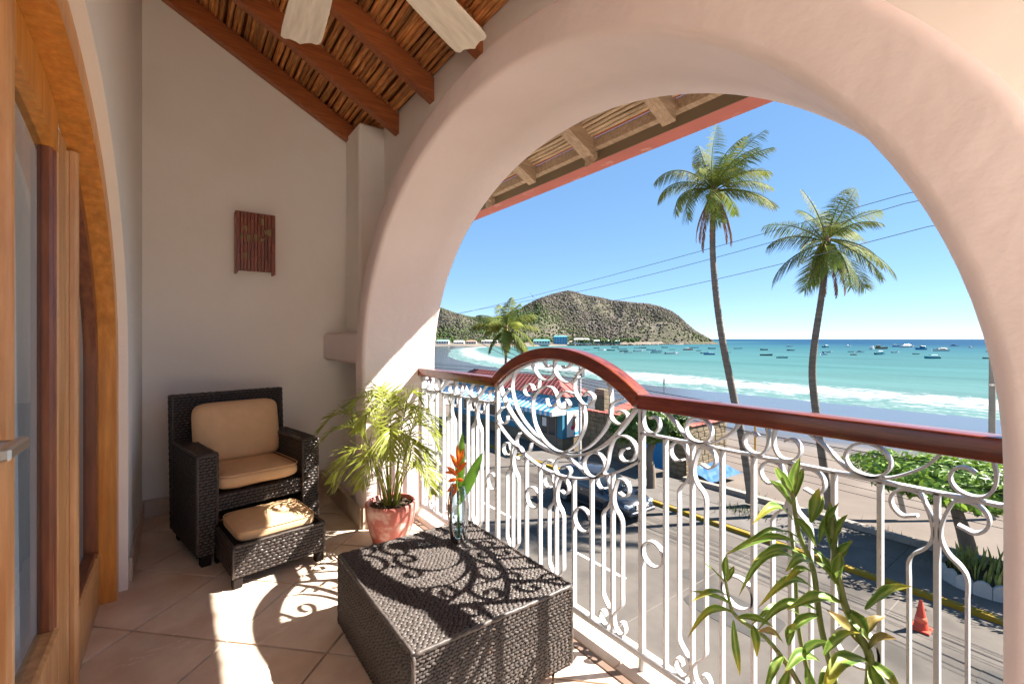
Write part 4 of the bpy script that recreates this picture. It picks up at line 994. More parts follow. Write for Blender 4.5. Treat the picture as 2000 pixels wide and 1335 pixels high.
# shoreline: X of the water's edge as function of Y
SHORE = [(-900, 50), (-200, 68), (0, 75), (80, 77), (130, 85), (170, 98), (215, 116), (262, 142), (330, 180), (400, 225), (470, 300), (530, 400), (575, 500), (610, 640), (640, 900)]
def shore_pts(): return [Vector((x, y, 0)) for y, x in SHORE]
SH = catmull([(x, y, 0) for y, x in SHORE], 5)
def shore_dist(x, y):     # + seaward
    best = 1e9; sg = 1
    for i in range(len(SH) - 1):
        a, b = SH[i], SH[i + 1]; dx, dy = b.x - a.x, b.y - a.y; L2 = dx * dx + dy * dy
        t = max(0, min(1, ((x - a.x) * dx + (y - a.y) * dy) / L2)); qx, qy = a.x + dx * t, a.y + dy * t
        d = (x - qx) ** 2 + (y - qy) ** 2
        if d < best: best = d; sg = 1 if (x - a.x) * dy - (y - a.y) * dx > 0 else -1
    return math.sqrt(best) * sg
# ground sheet under everything (reaches the horizon)
g = MB(); g.grid([[(x, y, ZS - 0.02 if x < 22 else -8.6) for y in (-6000, -300, -60, 0, 60, 300, 6000)] for x in (-6000, -40, 1, 21.9, 22.0, 200, 6000)])
M_earth = mat('earth', (0.30, 0.25, 0.19), 0.95, 0.1, vary=0.15, vscale=0.05)
tag(obj('ground', g, M_earth), 'bare earth ground under the town', 'ground', kind='structure')
tag(obj('street', MB().grid([[(x, y, ZS) for y in (-120, -20, 0, 20, 60, 160)] for x in (1.2, 6, 12, 17.66)]), M_road), 'pale concrete street below the balcony', 'street', kind='structure')
# road joints and faded lane dashes
M_paint = mat('faded_road_paint', (0.52, 0.50, 0.46), 0.85, 0.2, vary=0.2, vscale=3)
for k in range(9):
    tag(obj('lane_dash', MB().box(11.4, 11.52, 9.5 + k * 6.0, 12.0 + k * 6.0, ZS + .004, ZS + .006), M_paint), nth('faded white lane dash on the street, %s from the car end'), 'road marking', 'lane dashes', 'structure')
mb = MB()
for k in range(24): mb.box(1.3, 17.2, -16 + k * 4.0, -15.97 + k * 4.0, ZS + .003, ZS + .0045)
mb.box(9.2, 9.23, -100, 120, ZS + .003, ZS + .0045)
tag(obj('road_joints', mb, mat('joint_tar', (0.16, 0.14, 0.12), .9, .1)), 'dark joints between the concrete road slabs', 'road joints', kind='structure')
# kerb stones
kb = empty('kerb', (17.7, 0, ZS)); tag(kb, 'yellow painted kerb along the beach side of the street', 'kerb', kind='structure')
kme = MB().bbox(-.06, .18, -.98, .98, -.04, .15, .02).mesh('kerb_stone', M_kerb)
for k in range(58):
    o = obj('kerb_stone', kme, M_kerb, kb); o.location = (random.uniform(-.006, .006), -24 + k * 1.98, random.uniform(-.006, .004))
tag(obj('gutter', MB().box(17.25, 17.66, -100, 120, ZS + .001, ZS + .008), M_kerbgrey), 'concrete gutter strip along the kerb', 'gutter', kind='structure')
sw_ = obj('sidewalk', MB().box(17.885, 21.39, -120, 160, ZS - .05, ZS + .135), mat('sidewalk_base', (0.2, .18, .16), .9, .1)); tag(sw_, 'concrete sidewalk beside the beach', 'sidewalk', kind='structure')
sm = MB().bbox(-.86, .86, -.97, .97, 0, .02, .006).mesh('paving_slab', M_walk)
for k in range(32):
    for j in range(2):
        o = obj('paving_slab', sm, M_walk, sw_); o.location = (18.77 + j * 1.745, -12 + k * 1.965, ZS + .133 + random.uniform(0, .004))
lw = MB()
P = []
for k in range(90):
    y = -60 + k * 1.0
    if y > 14.2: break
    h = .36 + .05 * nz(y * .3)
    P.append([(21.4, y, ZS), (21.41, y, ZS + h), (21.6, y, ZS + h + .01 * nz(y)), (21.78, y, ZS + h - .02), (21.8, y, ZS - .4)])
tag(obj('beach_wall', lw.grid(P), M_lowwall), 'low worn concrete wall between sidewalk and sand', 'wall')
# beach: slopes from the wall to under the sea
def beach_z(x, y):
    d = -shore_dist(x, y)      # metres inland
    if d > 0: z = ZW + min(2.05, 0.018 * d + 0.00022 * d * d)
    else: z = ZW + 0.03 * d
    if d > 8: z += .10 * nz(x * .12, y * .12) * min(1, (d - 8) / 20) + .04 * nz(x * .5, y * .5)
    return z
mb = MB(); P = []; SD = []
ysb = [-160, -120, -80, -50] + [-34 + 2.2 * k for k in range(52)] + [84, 92, 102, 114, 128, 145, 165, 190, 220, 260, 300, 350, 400, 460, 520, 600, 700]
for i in range(64):
    f = i / 63; row = []
    for y in ysb:
        x = 21.42 + (f ** 1.15) * (100 if y < 150 else 100 + (y - 150) * .8)
        z = beach_z(x, y) if i > 0 else ZS - .1; row.append((x, y, z)); SD.append(shore_dist(x, y))
    P.append(row)
mb.grid(P)
for i, d in enumerate(SD): mb.c[i] = (max(0, min(1, (-d) / 60)), 0, 0)
def sand_material():
    m = mat('beach_sand', (0.144, 0.119, 0.100), 0.92, 0.15, vary=0.1, vscale=0.4, col2=(0.121, 0.098, 0.082), bump=0.5, bscale=3.0)
    n, l = m.node_tree.nodes, m.node_tree.links; p = next(x for x in n if x.type == 'BSDF_PRINCIPLED'); src = p.inputs['Base Color'].links[0].from_socket
    a = n.new('ShaderNodeAttribute'); a.attribute_name = 'Col'; sp = n.new('ShaderNodeSeparateColor'); l.new(a.outputs['Color'], sp.inputs[0])
    tc = n.new('ShaderNodeTexCoord'); t = n.new('ShaderNodeTexNoise'); t.inputs['Scale'].default_value = .035; t.inputs['Detail'].default_value = 5; l.new(tc.outputs['Object'], t.inputs['Vector'])
    ad = n.new('ShaderNodeMath'); ad.operation = 'MULTIPLY_ADD'; ad.inputs[1].default_value = .5; l.new(t.outputs[0], ad.inputs[0]); l.new(sp.outputs[0], ad.inputs[2])
    mr = n.new('ShaderNodeMapRange'); mr.inputs['From Min'].default_value = .72; mr.inputs['From Max'].default_value = .92; l.new(ad.outputs[0], mr.inputs[0])
    mx = n.new('ShaderNodeMix'); mx.data_type = 'RGBA'; l.new(mr.outputs[0], mx.inputs['Factor']); mx.inputs['A'].default_value = (0.048, 0.042, 0.040, 1); l.new(src, mx.inputs['B']); l.new(mx.outputs['Result'], p.inputs['Base Color'])
    rg = n.new('ShaderNodeMapRange'); rg.inputs['To Min'].default_value = .2; rg.inputs['To Max'].default_value = .92; l.new(mr.outputs[0], rg.inputs[0]); l.new(rg.outputs[0], p.inputs['Roughness'])
    sg = n.new('ShaderNodeMapRange'); sg.inputs['To Min'].default_value = .6; sg.inputs['To Max'].default_value = .1; l.new(mr.outputs[0], sg.inputs[0]); l.new(sg.outputs[0], p.inputs['Specular IOR Level'])
    b = next(x for x in n if x.type == 'BUMP'); bs = n.new('ShaderNodeMapRange'); bs.inputs['To Min'].default_value = 0.0; bs.inputs['To Max'].default_value = .6; l.new(mr.outputs[0], bs.inputs[0]); l.new(bs.outputs[0], b.inputs['Strength'])
    return m
tag(obj('beach', mb, sand_material(), smooth=True), 'wide tan sand beach sloping to the surf', 'beach', kind='structure')
# sea with breakers near the shore
mb = MB(); P = []; SD = []
ysS = [-40000, -12000, -3000, -1200, -500, -250] + [-140 + 3.0 * k for k in range(140)] + [290, 310, 335, 365, 400, 440, 490, 550, 620, 720, 900, 1500, 4000, 12000, 40000]
offs = [-3 + 0.9 * k for k in range(70)] + [62 + 4 * k for k in range(24)] + [170, 200, 240, 300, 380, 480, 620, 800, 1050, 1400, 2000, 3200, 6000, 12000, 30000]
def shx(y):
    for i in range(len(SH) - 1):
        if SH[i].y <= y <= SH[i + 1].y:
            t = (y - SH[i].y) / max(1e-6, SH[i + 1].y - SH[i].y); return SH[i].x + (SH[i + 1].x - SH[i].x) * t
    return SH[0].x if y < SH[0].y else SH[-1].x + (y - SH[-1].y) * 1.0
for o_ in offs:
    row = []
    for y in ysS:
        x = shx(y) + o_; z = ZW
        if 0 < o_ < 160:
            ph = o_ + 3.0 * nz(y * .022, 1.7) + 1.2 * nz(y * .09, 4.4)
            for c_, a_, w_ in ((15, .40, 2.6), (23, .30, 2.4), (34, .18, 3.0), (52, .12, 4.0)):
                z += a_ * math.exp(-((ph - c_) / w_) ** 2) * (0.75 + .5 * nz(y * .03, c_))
            z += .05 * nz(x * .35, y * .35) + .03 * nz(x * 1.1, y * 1.1)
        elif o_ >= 160 and o_ < 3000: z += .10 * nz(x * .06, y * .06)
        row.append((x, y, z)); SD.append(o_)
    P.append(row)
mb.grid(P)
for i, d in enumerate(SD): mb.c[i] = (max(0, min(1, (d + 3) / 63)), max(0, min(1, d / 900)), 0)
def sea_material():
    m = bpy.data.materials.new('sea_water'); m.use_nodes = True
    n, l = m.node_tree.nodes, m.node_tree.links; n.clear()
    out = n.new('ShaderNodeOutputMaterial'); p = n.new('ShaderNodeBsdfPrincipled'); p.inputs['Roughness'].default_value = .5; p.inputs['Specular IOR Level'].default_value = 0.0
    a = n.new('ShaderNodeAttribute'); a.attribute_name = 'Col'; sp = n.new('ShaderNodeSeparateColor'); l.new(a.outputs['Color'], sp.inputs[0])
    tc = n.new('ShaderNodeTexCoord')
    dr = n.new('ShaderNodeValToRGB'); e = dr.color_ramp.elements
    e[0].position = 0; e[0].color = (0.075, 0.14, 0.135, 1); e[1].position = 1; e[1].color = (0.008, 0.045, 0.095, 1)
    x = e.new(.10); x.color = (0.045, 0.118, 0.120, 1); x = e.new(.45); x.color = (0.024, 0.088, 0.112, 1)
    l.new(sp.outputs[1], dr.inputs[0])
    # broad patches of varying tone in the water
    t = n.new('ShaderNodeTexNoise'); t.inputs['Scale'].default_value = .02; t.inputs['Detail'].default_value = 4; mp = n.new('ShaderNodeMapping'); mp.inputs['Scale'].default_value = (2.2, .6, 1); l.new(tc.outputs['Object'], mp.inputs[0]); l.new(mp.outputs[0], t.inputs['Vector'])
    hv = n.new('ShaderNodeHueSaturation'); mr = n.new('ShaderNodeMapRange'); mr.inputs['From Min'].default_value = .3; mr.inputs['From Max'].default_value = .7; mr.inputs['To Min'].default_value = .85; mr.inputs['To Max'].default_value = 1.15
    l.new(t.outputs[0], mr.inputs[0]); l.new(mr.outputs[0], hv.inputs['Value']); l.new(dr.outputs[0], hv.inputs['Color'])
    # foam: bands by distance from the shore, broken up by noise
    fm = n.new('ShaderNodeValToRGB'); fe = fm.color_ramp.elements
    fe[0].position = 0.0; fe[0].color = (.62,) * 3 + (1,); fe[1].position = 1; fe[1].color = (0, 0, 0, 1)
    for pos, vv in ((.05, .50), (.12, .48), (.18, .56), (.24, .76), (.33, .84), (.40, .70), (.46, .50), (.54, .34), (.66, .24), (.80, .12)):
        q = fe.new(pos); q.color = (vv, vv, vv, 1)
    # wavering band edge
    t2 = n.new('ShaderNodeTexNoise'); t2.inputs['Scale'].default_value = .05; t2.inputs['Detail'].default_value = 3; l.new(tc.outputs['Object'], t2.inputs['Vector'])
    wv = n.new('ShaderNodeMath'); wv.operation = 'MULTIPLY_ADD'; wv.inputs[1].default_value = .16; l.new(t2.outputs[0], wv.inputs[0])
    sb_ = n.new('ShaderNodeMath'); sb_.operation = 'SUBTRACT'; l.new(sp.outputs[0], sb_.inputs[0]); sb_.inputs[1].default_value = .08; l.new(sb_.outputs[0], wv.inputs[2]); l.new(wv.outputs[0], fm.inputs[0])
    t3 = n.new('ShaderNodeTexNoise'); t3.inputs['Scale'].default_value = .38; t3.inputs['Detail'].default_value = 7; t3.inputs['Roughness'].default_value = .75; mp3 = n.new('ShaderNodeMapping'); mp3.inputs['Scale'].default_value = (1.7, .8, 1); l.new(tc.outputs['Object'], mp3.inputs[0]); l.new(mp3.outputs[0], t3.inputs['Vector'])
    am = n.new('ShaderNodeMath'); am.operation = 'MULTIPLY_ADD'; am.inputs[1].default_value = 2.0; am.inputs[2].default_value = -.5; l.new(t3.outputs[0], am.inputs[0])
    su = n.new('ShaderNodeMath'); su.operation = 'ADD'; l.new(fm.outputs[0], su.inputs[0]); l.new(am.outputs[0], su.inputs[1])
    th = n.new('ShaderNodeMapRange'); th.inputs['From Min'].default_value = 1.02; th.inputs['From Max'].default_value = 1.36; l.new(su.outputs[0], th.inputs[0])
    mx = n.new('ShaderNodeMix'); mx.data_type = 'RGBA'; l.new(th.outputs[0], mx.inputs['Factor']); l.new(hv.outputs[0], mx.inputs['A']); mx.inputs['B'].default_value = (.36, .37, .38, 1)
    l.new(mx.outputs['Result'], p.inputs['Base Color'])
    rr_ = n.new('ShaderNodeMapRange'); rr_.inputs['To Min'].default_value = .20; rr_.inputs['To Max'].default_value = .9; l.new(th.outputs[0], rr_.inputs[0]); l.new(rr_.outputs[0], p.inputs['Roughness'])
    b = n.new('ShaderNodeBump'); b.inputs['Strength'].default_value = .5; b.inputs['Distance'].default_value = .35
    t4 = n.new('ShaderNodeTexNoise'); t4.inputs['Scale'].default_value = .35; t4.inputs['Detail'].default_value = 4; l.new(tc.outputs['Object'], t4.inputs['Vector']); l.new(t4.outputs[0], b.inputs['Height']); l.new(b.outputs[0], p.inputs['Normal'])
    gl = n.new('ShaderNodeBsdfGlossy'); gl.inputs['Roughness'].default_value = .25; l.new(b.outputs[0], gl.inputs['Normal']); ms = n.new('ShaderNodeMixShader'); ms.inputs[0].default_value = .07; l.new(p.outputs[0], ms.inputs[1]); l.new(gl.outputs[0], ms.inputs[2])
    l.new(ms.outputs[0], out.inputs[0]); return m
tag(obj('sea', mb, sea_material(), smooth=True), 'turquoise bay water with white surf and open horizon', 'sea', kind='structure')

# ------------------------------------------------------------------ hills and headland
RID = [(700, 604), (760, 594), (820, 596), (860, 601), (885, 611), (920, 620), (960, 623), (995, 616), (1020, 601), (1045, 587), (1075, 577), (1100, 569), (1115, 568), (1140, 577), (1165, 581), (1200, 588), (1230, 592), (1262, 594), (1290, 600), (1312, 608), (1330, 621), (1343, 634), (1352, 646), (1370, 653), (1384, 661), (1392, 668), (1402, 672)]
def ridge(u): return sum(ridge0(u + k) for k in (-14, -9, -4, 0, 4, 9, 14)) / 7
def ridge0(u):
    for (a, va), (b, vb) in zip(RID[:-1], RID[1:]):
        if a <= u <= b: return va + (vb - va) * (u - a) / (b - a)
    return RID[0][1] if u < RID[0][0] else 672
def hill_d(u): return 930 + 60 * math.sin(u * .012) + (0 if u > 1000 else (1000 - u) * .15)
HP = []; HN = 44
for i in range(141):
    u = 690 + (1404 - 690) * i / 140; row = []
    D0 = hill_d(u); top = (662 - ridge(u)) / FOC * D0 + CAMZ - ZW      # height above sea
    for j in range(HN + 1):
        f = j / HN * 1.6                       # 0 foot, 1 ridge, 1.6 behind
        tip = max(0, min(1, (1404 - u) / 180)); front = 190 * (.25 + .75 * tip)
        d_ = D0 - front + front * f
        if f <= 1: hgt = top * (math.sin(f * math.pi / 2) ** (1.15 - .35 * max(0, min(1, (u - 1225) / 140))))
        else: hgt = top * max(0, math.cos((f - 1) / .6 * math.pi / 2)) ** .8
        gul = 1 - .30 * abs(nz(u * .018, f * 1.1, 2.0)) * (1 if f < 1 else .3) * math.sin(min(1, f) * math.pi)
        p = wp(u, d_, ZW - 1.5)
        hgt = hgt * gul + (2.6 * nz(u * .055, f * 6, 9) + 1.2 * nz(u * .2, f * 15, 5)) * math.sin(min(1, f) * math.pi * .94)
        if u > 1180 and f < .45:               # layered rock ledges on the headland
            hgt += 1.1 * math.sin(hgt * .7) * min(1, (u - 1180) / 80) * (f * 2.2)
        p.z += 1.5 + max(hgt, -1) if f > 0 else 0
        row.append(tuple(p))
    HP.append(row)
hm = MB().grid(HP)
def hill_material():
    m = mat('dry_hillside', (0.090, 0.078, 0.062), 0.95, 0.1, vary=0.22, vscale=0.035, col2=(0.078, 0.082, 0.045), detail=9, stain=((0.129, 0.111, 0.092), .018, .52, .66), bump=1.0, bscale=.12)
    b = next(x for x in m.node_tree.nodes if x.type == 'BUMP'); b.inputs['Distance'].default_value = 5
    n, l = m.node_tree.nodes, m.node_tree.links; p = next(x for x in n if x.type == 'BSDF_PRINCIPLED'); src = p.inputs['Base Color'].links[0].from_socket
    ge = n.new('ShaderNodeNewGeometry'); sp = n.new('ShaderNodeSeparateXYZ'); l.new(ge.outputs['True Normal'], sp.inputs[0])
    tc = n.new('ShaderNodeTexCoord'); mp = n.new('ShaderNodeMapping'); mp.inputs['Scale'].default_value = (.006, .006, .16); l.new(tc.outputs['Object'], mp.inputs[0])
    t = n.new('ShaderNodeTexNoise'); t.inputs['Scale'].default_value = 1; t.inputs['Detail'].default_value = 6; l.new(mp.outputs[0], t.inputs['Vector'])
    rp = n.new('ShaderNodeValToRGB'); rp.color_ramp.elements[0].color = (.085, .074, .065, 1); rp.color_ramp.elements[1].color = (.19, .16, .138, 1); rp.color_ramp.elements[0].position = .38; rp.color_ramp.elements[1].position = .62; l.new(t.outputs[0], rp.inputs[0])
    mr = n.new('ShaderNodeMapRange'); mr.inputs['From Min'].default_value = .62; mr.inputs['From Max'].default_value = .42; l.new(sp.outputs[2], mr.inputs[0])
    mx = n.new('ShaderNodeMix'); mx.data_type = 'RGBA'; l.new(mr.outputs[0], mx.inputs['Factor']); l.new(src, mx.inputs['A']); l.new(rp.outputs[0], mx.inputs['B']); l.new(mx.outputs['Result'], p.inputs['Base Color'])
    return m
tag(obj('hills', hm, hill_material(), smooth=True), 'dry scrubby headland across the bay', 'hills', kind='structure')
# scrub trees on the hillside: one mass
ico = [(0, 0, 1), (.894, 0, .447), (.276, .851, .447), (-.724, .526, .447), (-.724, -.526, .447), (.276, -.851, .447), (.724, .526, -.3), (-.276, .851, -.3), (-.894, 0, -.3), (-.276, -.851, -.3), (.724, -.526, -.3)]
icf = [(0, 1, 2), (0, 2, 3), (0, 3, 4), (0, 4, 5), (0, 5, 1), (1, 6, 2), (2, 7, 3), (3, 8, 4), (4, 9, 5), (5, 10, 1), (2, 6, 7), (3, 7, 8), (4, 8, 9), (5, 9, 10), (1, 10, 6)]
mb = MB(); rnd = random.Random(4)
cnt = 0
while cnt < 20000:
    i, j = rnd.randrange(140), int(rnd.random() ** .9 * 30)
    a, b, c, d = (Vector(HP[i][j]), Vector(HP[i + 1][j]), Vector(HP[i][j + 1]), Vector(HP[i + 1][j + 1])); fu, fv = rnd.random(), rnd.random()
    p = a.lerp(b, fu).lerp(c.lerp(d, fu), fv); u = 690 + 714 * (i + fu) / 140
    if p.z < ZW + 5: continue
    den = nz(p.x * .011, p.y * .011, 3) * .5 + .5
    if rnd.random() > den * 1.15: continue
    if u > 1270 and j < 13 and rnd.random() < .75: continue
    s_ = (.8 + 1.7 * rnd.random() ** 1.8) * (1 if den < .55 else 1.2); o = len(mb.v); rot = rnd.uniform(0, 6.28); cr, sr = math.cos(rot), math.sin(rot)
    g_ = nz(p.x * .007, p.y * .007, 7) + rnd.uniform(-.3, .3) + (.28 if u < 1010 else 0) + (.22 if p.z < 18 and u < 1240 else 0)
    if g_ > .42: col = Vector((.042, .068, .022)).lerp(Vector((.075, .098, .034)), rnd.random())
    elif g_ > .1: col = Vector((.066, .068, .038)).lerp(Vector((.092, .086, .056)), rnd.random() * .6)
    else: col = Vector((.080, .070, .058)).lerp(Vector((.112, .098, .082)), rnd.random())
    for k, (x, y, z) in enumerate(ico):
        q = s_ * rnd.uniform(.65, 1.2); mb.c[len(mb.v)] = tuple(col * rnd.uniform(.92, 1.08)); mb.v.append((p.x + (x * cr - y * sr) * q, p.y + (x * sr + y * cr) * q, p.z + z * q * .8 + s_ * .35))
    mb.f += [tuple(t + o for t in f) for f in icf]; cnt += 1
tag(obj('hillside_scrub', mb, mat('scrub_leaves', (.1, .1, .05), .95, .1, attr='Col', vary=.15, vscale=.6), smooth=True), 'grey and green scrub trees covering the headland', 'scrub', kind='stuff')
# shore strip of the far town and breakwater
P = []
for i in range(61):
    u = 700 + (1335 - 700) * i / 60; dn, df_ = (560 if u < 1000 else 560 + (u - 1000) * .75), hill_d(u) - 120
    row = [wp(u, dn - 6, ZW - 1), wp(u, dn, ZW + 1.6), wp(u, dn + 20, ZW + 2.4), wp(u, df_, ZW + 6)]
    if u > 1300: row = [wp(u, hill_d(u) - 160, ZW - 1), wp(u, hill_d(u) - 150, ZW + .8), wp(u, hill_d(u) - 140, ZW + 1), wp(u, hill_d(u) - 100, ZW + 2)]
    P.append(row)
tag(obj('far_shore', MB().grid(P), mat('far_shore_sand', (0.156, 0.133, 0.105), .95, .1, vary=.25, vscale=.05)), 'low sandy shore strip below the headland', 'shore', kind='structure')
mb = MB(); rnd = random.Random(9)
for k in range(620):
    u = rnd.uniform(1118, 1400); dd = (645 if u < 1225 else 645 + (u - 1225) * 1.4) + rnd.uniform(-3, 3); p = wp(u, dd, ZW + rnd.uniform(-.3, 1.5) * (1 if u < 1340 else .6)); o = len(mb.v); s_ = rnd.uniform(.7, 1.5)
    for x, y, z in ico: q = s_ * rnd.uniform(.7, 1.2); mb.v.append((p.x + x * q, p.y + y * q, p.z + z * q * .7))
    mb.f += [tuple(t + o for t in f) for f in icf]
tag(obj('breakwater', mb, mat('dark_rock', (.13, .115, .10), .9, .2, vary=.3, vscale=.8)), 'dark rock breakwater reaching out from the headland', 'breakwater', kind='stuff')

# ------------------------------------------------------------------ far waterfront buildings
def cmat(name, c, r=.8, **k): return MATS.get(name) or mat(name, c, r, .2, vary=.06, vscale=.6, **k)
M_dkglass = mat('dark_window', (0.03, 0.04, 0.05), 0.15, 0.5)
def far_building(u0, u1, dep, ht, wallc, roofc, label, storeys=1, depth=12, name='waterfront_building', open_front=False, base=None):
    p0, p1 = wp(u0, dep, ZW), wp(u1, dep, ZW); w = (p1 - p0).length; mid = (p0 + p1) / 2; b = ZW + 2.2 if base is None else base
    r = empty(name, (mid.x, mid.y, b), math.atan2(p1.y - p0.y, p1.x - p0.x)); tag(r, label, 'building', 'buildings on the far waterfront')
    mw = cmat('far_wall_%d_%d_%d' % tuple(int(c * 99) for c in wallc), wallc); mr = cmat('far_roof_%d_%d_%d' % tuple(int(c * 99) for c in roofc), roofc)
    sh = ht / storeys
    if open_front:
        for k in range(7): obj('post', MB().box(-w / 2 + w * k / 6 - .15, -w / 2 + w * k / 6 + .15, .2, .5, -1, ht), mw, r)
        obj('wall', MB().box(-w / 2, w / 2, depth * .5, depth, -1, ht - .01), mw, r)
    else: obj('wall', MB().box(-w / 2, w / 2, 0, depth, -1, ht), mw, r)
    mb = MB(); mb.v = [(-w / 2 - .5, -.8, ht), (w / 2 + .5, -.8, ht), (w / 2 + .5, depth + .8, ht), (-w / 2 - .5, depth + .8, ht), (-w / 2 + 1.5, depth / 2, ht + 1.6), (w / 2 - 1.5, depth / 2, ht + 1.6)]
    mb.f = [(0, 1, 5, 4), (1, 2, 5), (2, 3, 4, 5), (3, 0, 4), (3, 2, 1, 0)]; obj('roof', mb, mr, r)
    if not open_front:
        nw = max(2, int(w / 3.2))
        for s_ in range(storeys):
            for k in range(nw):
                x = -w / 2 + w * (k + .5) / nw; obj('window', MB().box(x - .7, x + .7, -.06, .1, s_ * sh + sh * .35, s_ * sh + sh * .8), M_dkglass, r)
    return r
far_building(1082, 1108, 640, 10.5, (.12, .33, .52), (.10, .36, .40), 'bright blue three storey building on the far waterfront', 3)
far_building(1122, 1152, 660, 6.5, (.72, .70, .66), (.62, .60, .56), 'white two storey building beside the blue one', 2)
far_building(1154, 1214, 670, 4.2, (.30, .33, .32), (.33, .40, .38), 'long low open market hall on the far pier', 1, 14, open_front=True)
far_building(1042, 1074, 600, 5.0, (.62, .60, .55), (.12, .42, .40), 'long building with turquoise roof across the bay', 1)
far_building(852, 876, 600, 4.5, (.66, .66, .62), (.20, .45, .36), 'pale building with green roof at the far beach end', 1)
far_building(886, 906, 610, 3.6, (.70, .68, .64), (.55, .56, .58), 'small white house with grey roof on the far beach', 1)
far_building(910, 930, 600, 4.0, (.55, .50, .44), (.40, .20, .15), 'tan beach house with red roof across the bay', 1)
far_building(1000, 1020, 600, 3.8, (.60, .58, .55), (.46, .47, .48), 'grey roofed beach house beyond the small palm', 1)
far_building(940, 972, 620, 4.2, (.68, .66, .62), (.50, .44, .38), 'low white row house across the bay', 1)
far_building(1112, 1121, 640, 3.2, (.58, .44, .28), (.36, .24, .17), 'tiny tan hut between blue and white buildings', 1, 6)
# trees in the far town
mb = MB(); rnd = random.Random(21)
for k in range(420):
    u = rnd.uniform(846, 1075) if k % 4 else rnd.uniform(1075, 1250); dd = rnd.uniform(628, 780); p = wp(u, dd, ZW + 2.5 + (dd - 600) * .03); n_ = 4
    col = Vector((.035, .065, .02)).lerp(Vector((.085, .10, .04)), rnd.random())
    for q_ in range(n_):
        s_ = rnd.uniform(1.2, 2.6); o = len(mb.v); c = p + Vector((rnd.uniform(-2, 2), rnd.uniform(-2, 2), rnd.uniform(.5, 4)))
        for x, y, z in ico: q = s_ * rnd.uniform(.6, 1.2); mb.c[len(mb.v)] = tuple(col * rnd.uniform(.75, 1.2)); mb.v.append((c.x + x * q, c.y + y * q, c.z + z * q))
        mb.f += [tuple(t + o for t in f) for f in icf]
tag(obj('far_town_trees', mb, MATS['scrub_leaves']), 'green trees among the far waterfront houses', 'trees', kind='stuff')

# ------------------------------------------------------------------ boats
def hull(L, B, H, sheer=.5):
    mb = MB(); P = []; n = 10
    for i in range(n + 1):
        t = i / n; x = -L / 2 + L * t; b = B / 2 * (1 - max(0, (t - .45) / .55) ** 2.2) * (.86 + .14 * min(1, t * 4)); b = max(b, .03); zt_ = H * (1 + sheer * max(0, t - .4) ** 1.6 * 1.6); kx = max(0, t - .8) * L * .12
        P.append([(x + kx, -b, zt_), (x + kx * .4, -b * .82, H * .35), (x, 0, -.15), (x + kx * .4, b * .82, H * .35), (x + kx, b, zt_)])
    mb.grid(P); mb.flat([p for p in P[0]])
    # inner deck
    mb.grid([[(r[0][0], r[0][1] * .97, r[0][2] - .18), (r[4][0], r[4][1] * .97, r[4][2] - .18)] for r in P]); return mb
BM = {'white': mat('boat_white', (0.585, 0.593, 0.593), .35, .5), 'teal': mat('boat_teal', (.02, .20, .27), .45, .5), 'blue': mat('boat_blue', (.03, .16, .36), .45, .5), 'dark': mat('boat_dark', (.03, .05, .07), .5, .5), 'brown': mat('boat_brown', (.28, .17, .08), .5, .4), 'pale': mat('boat_pale', (.38, .50, .52), .4, .5), 'red': mat('boat_red', (.45, .07, .05), .5, .4)}
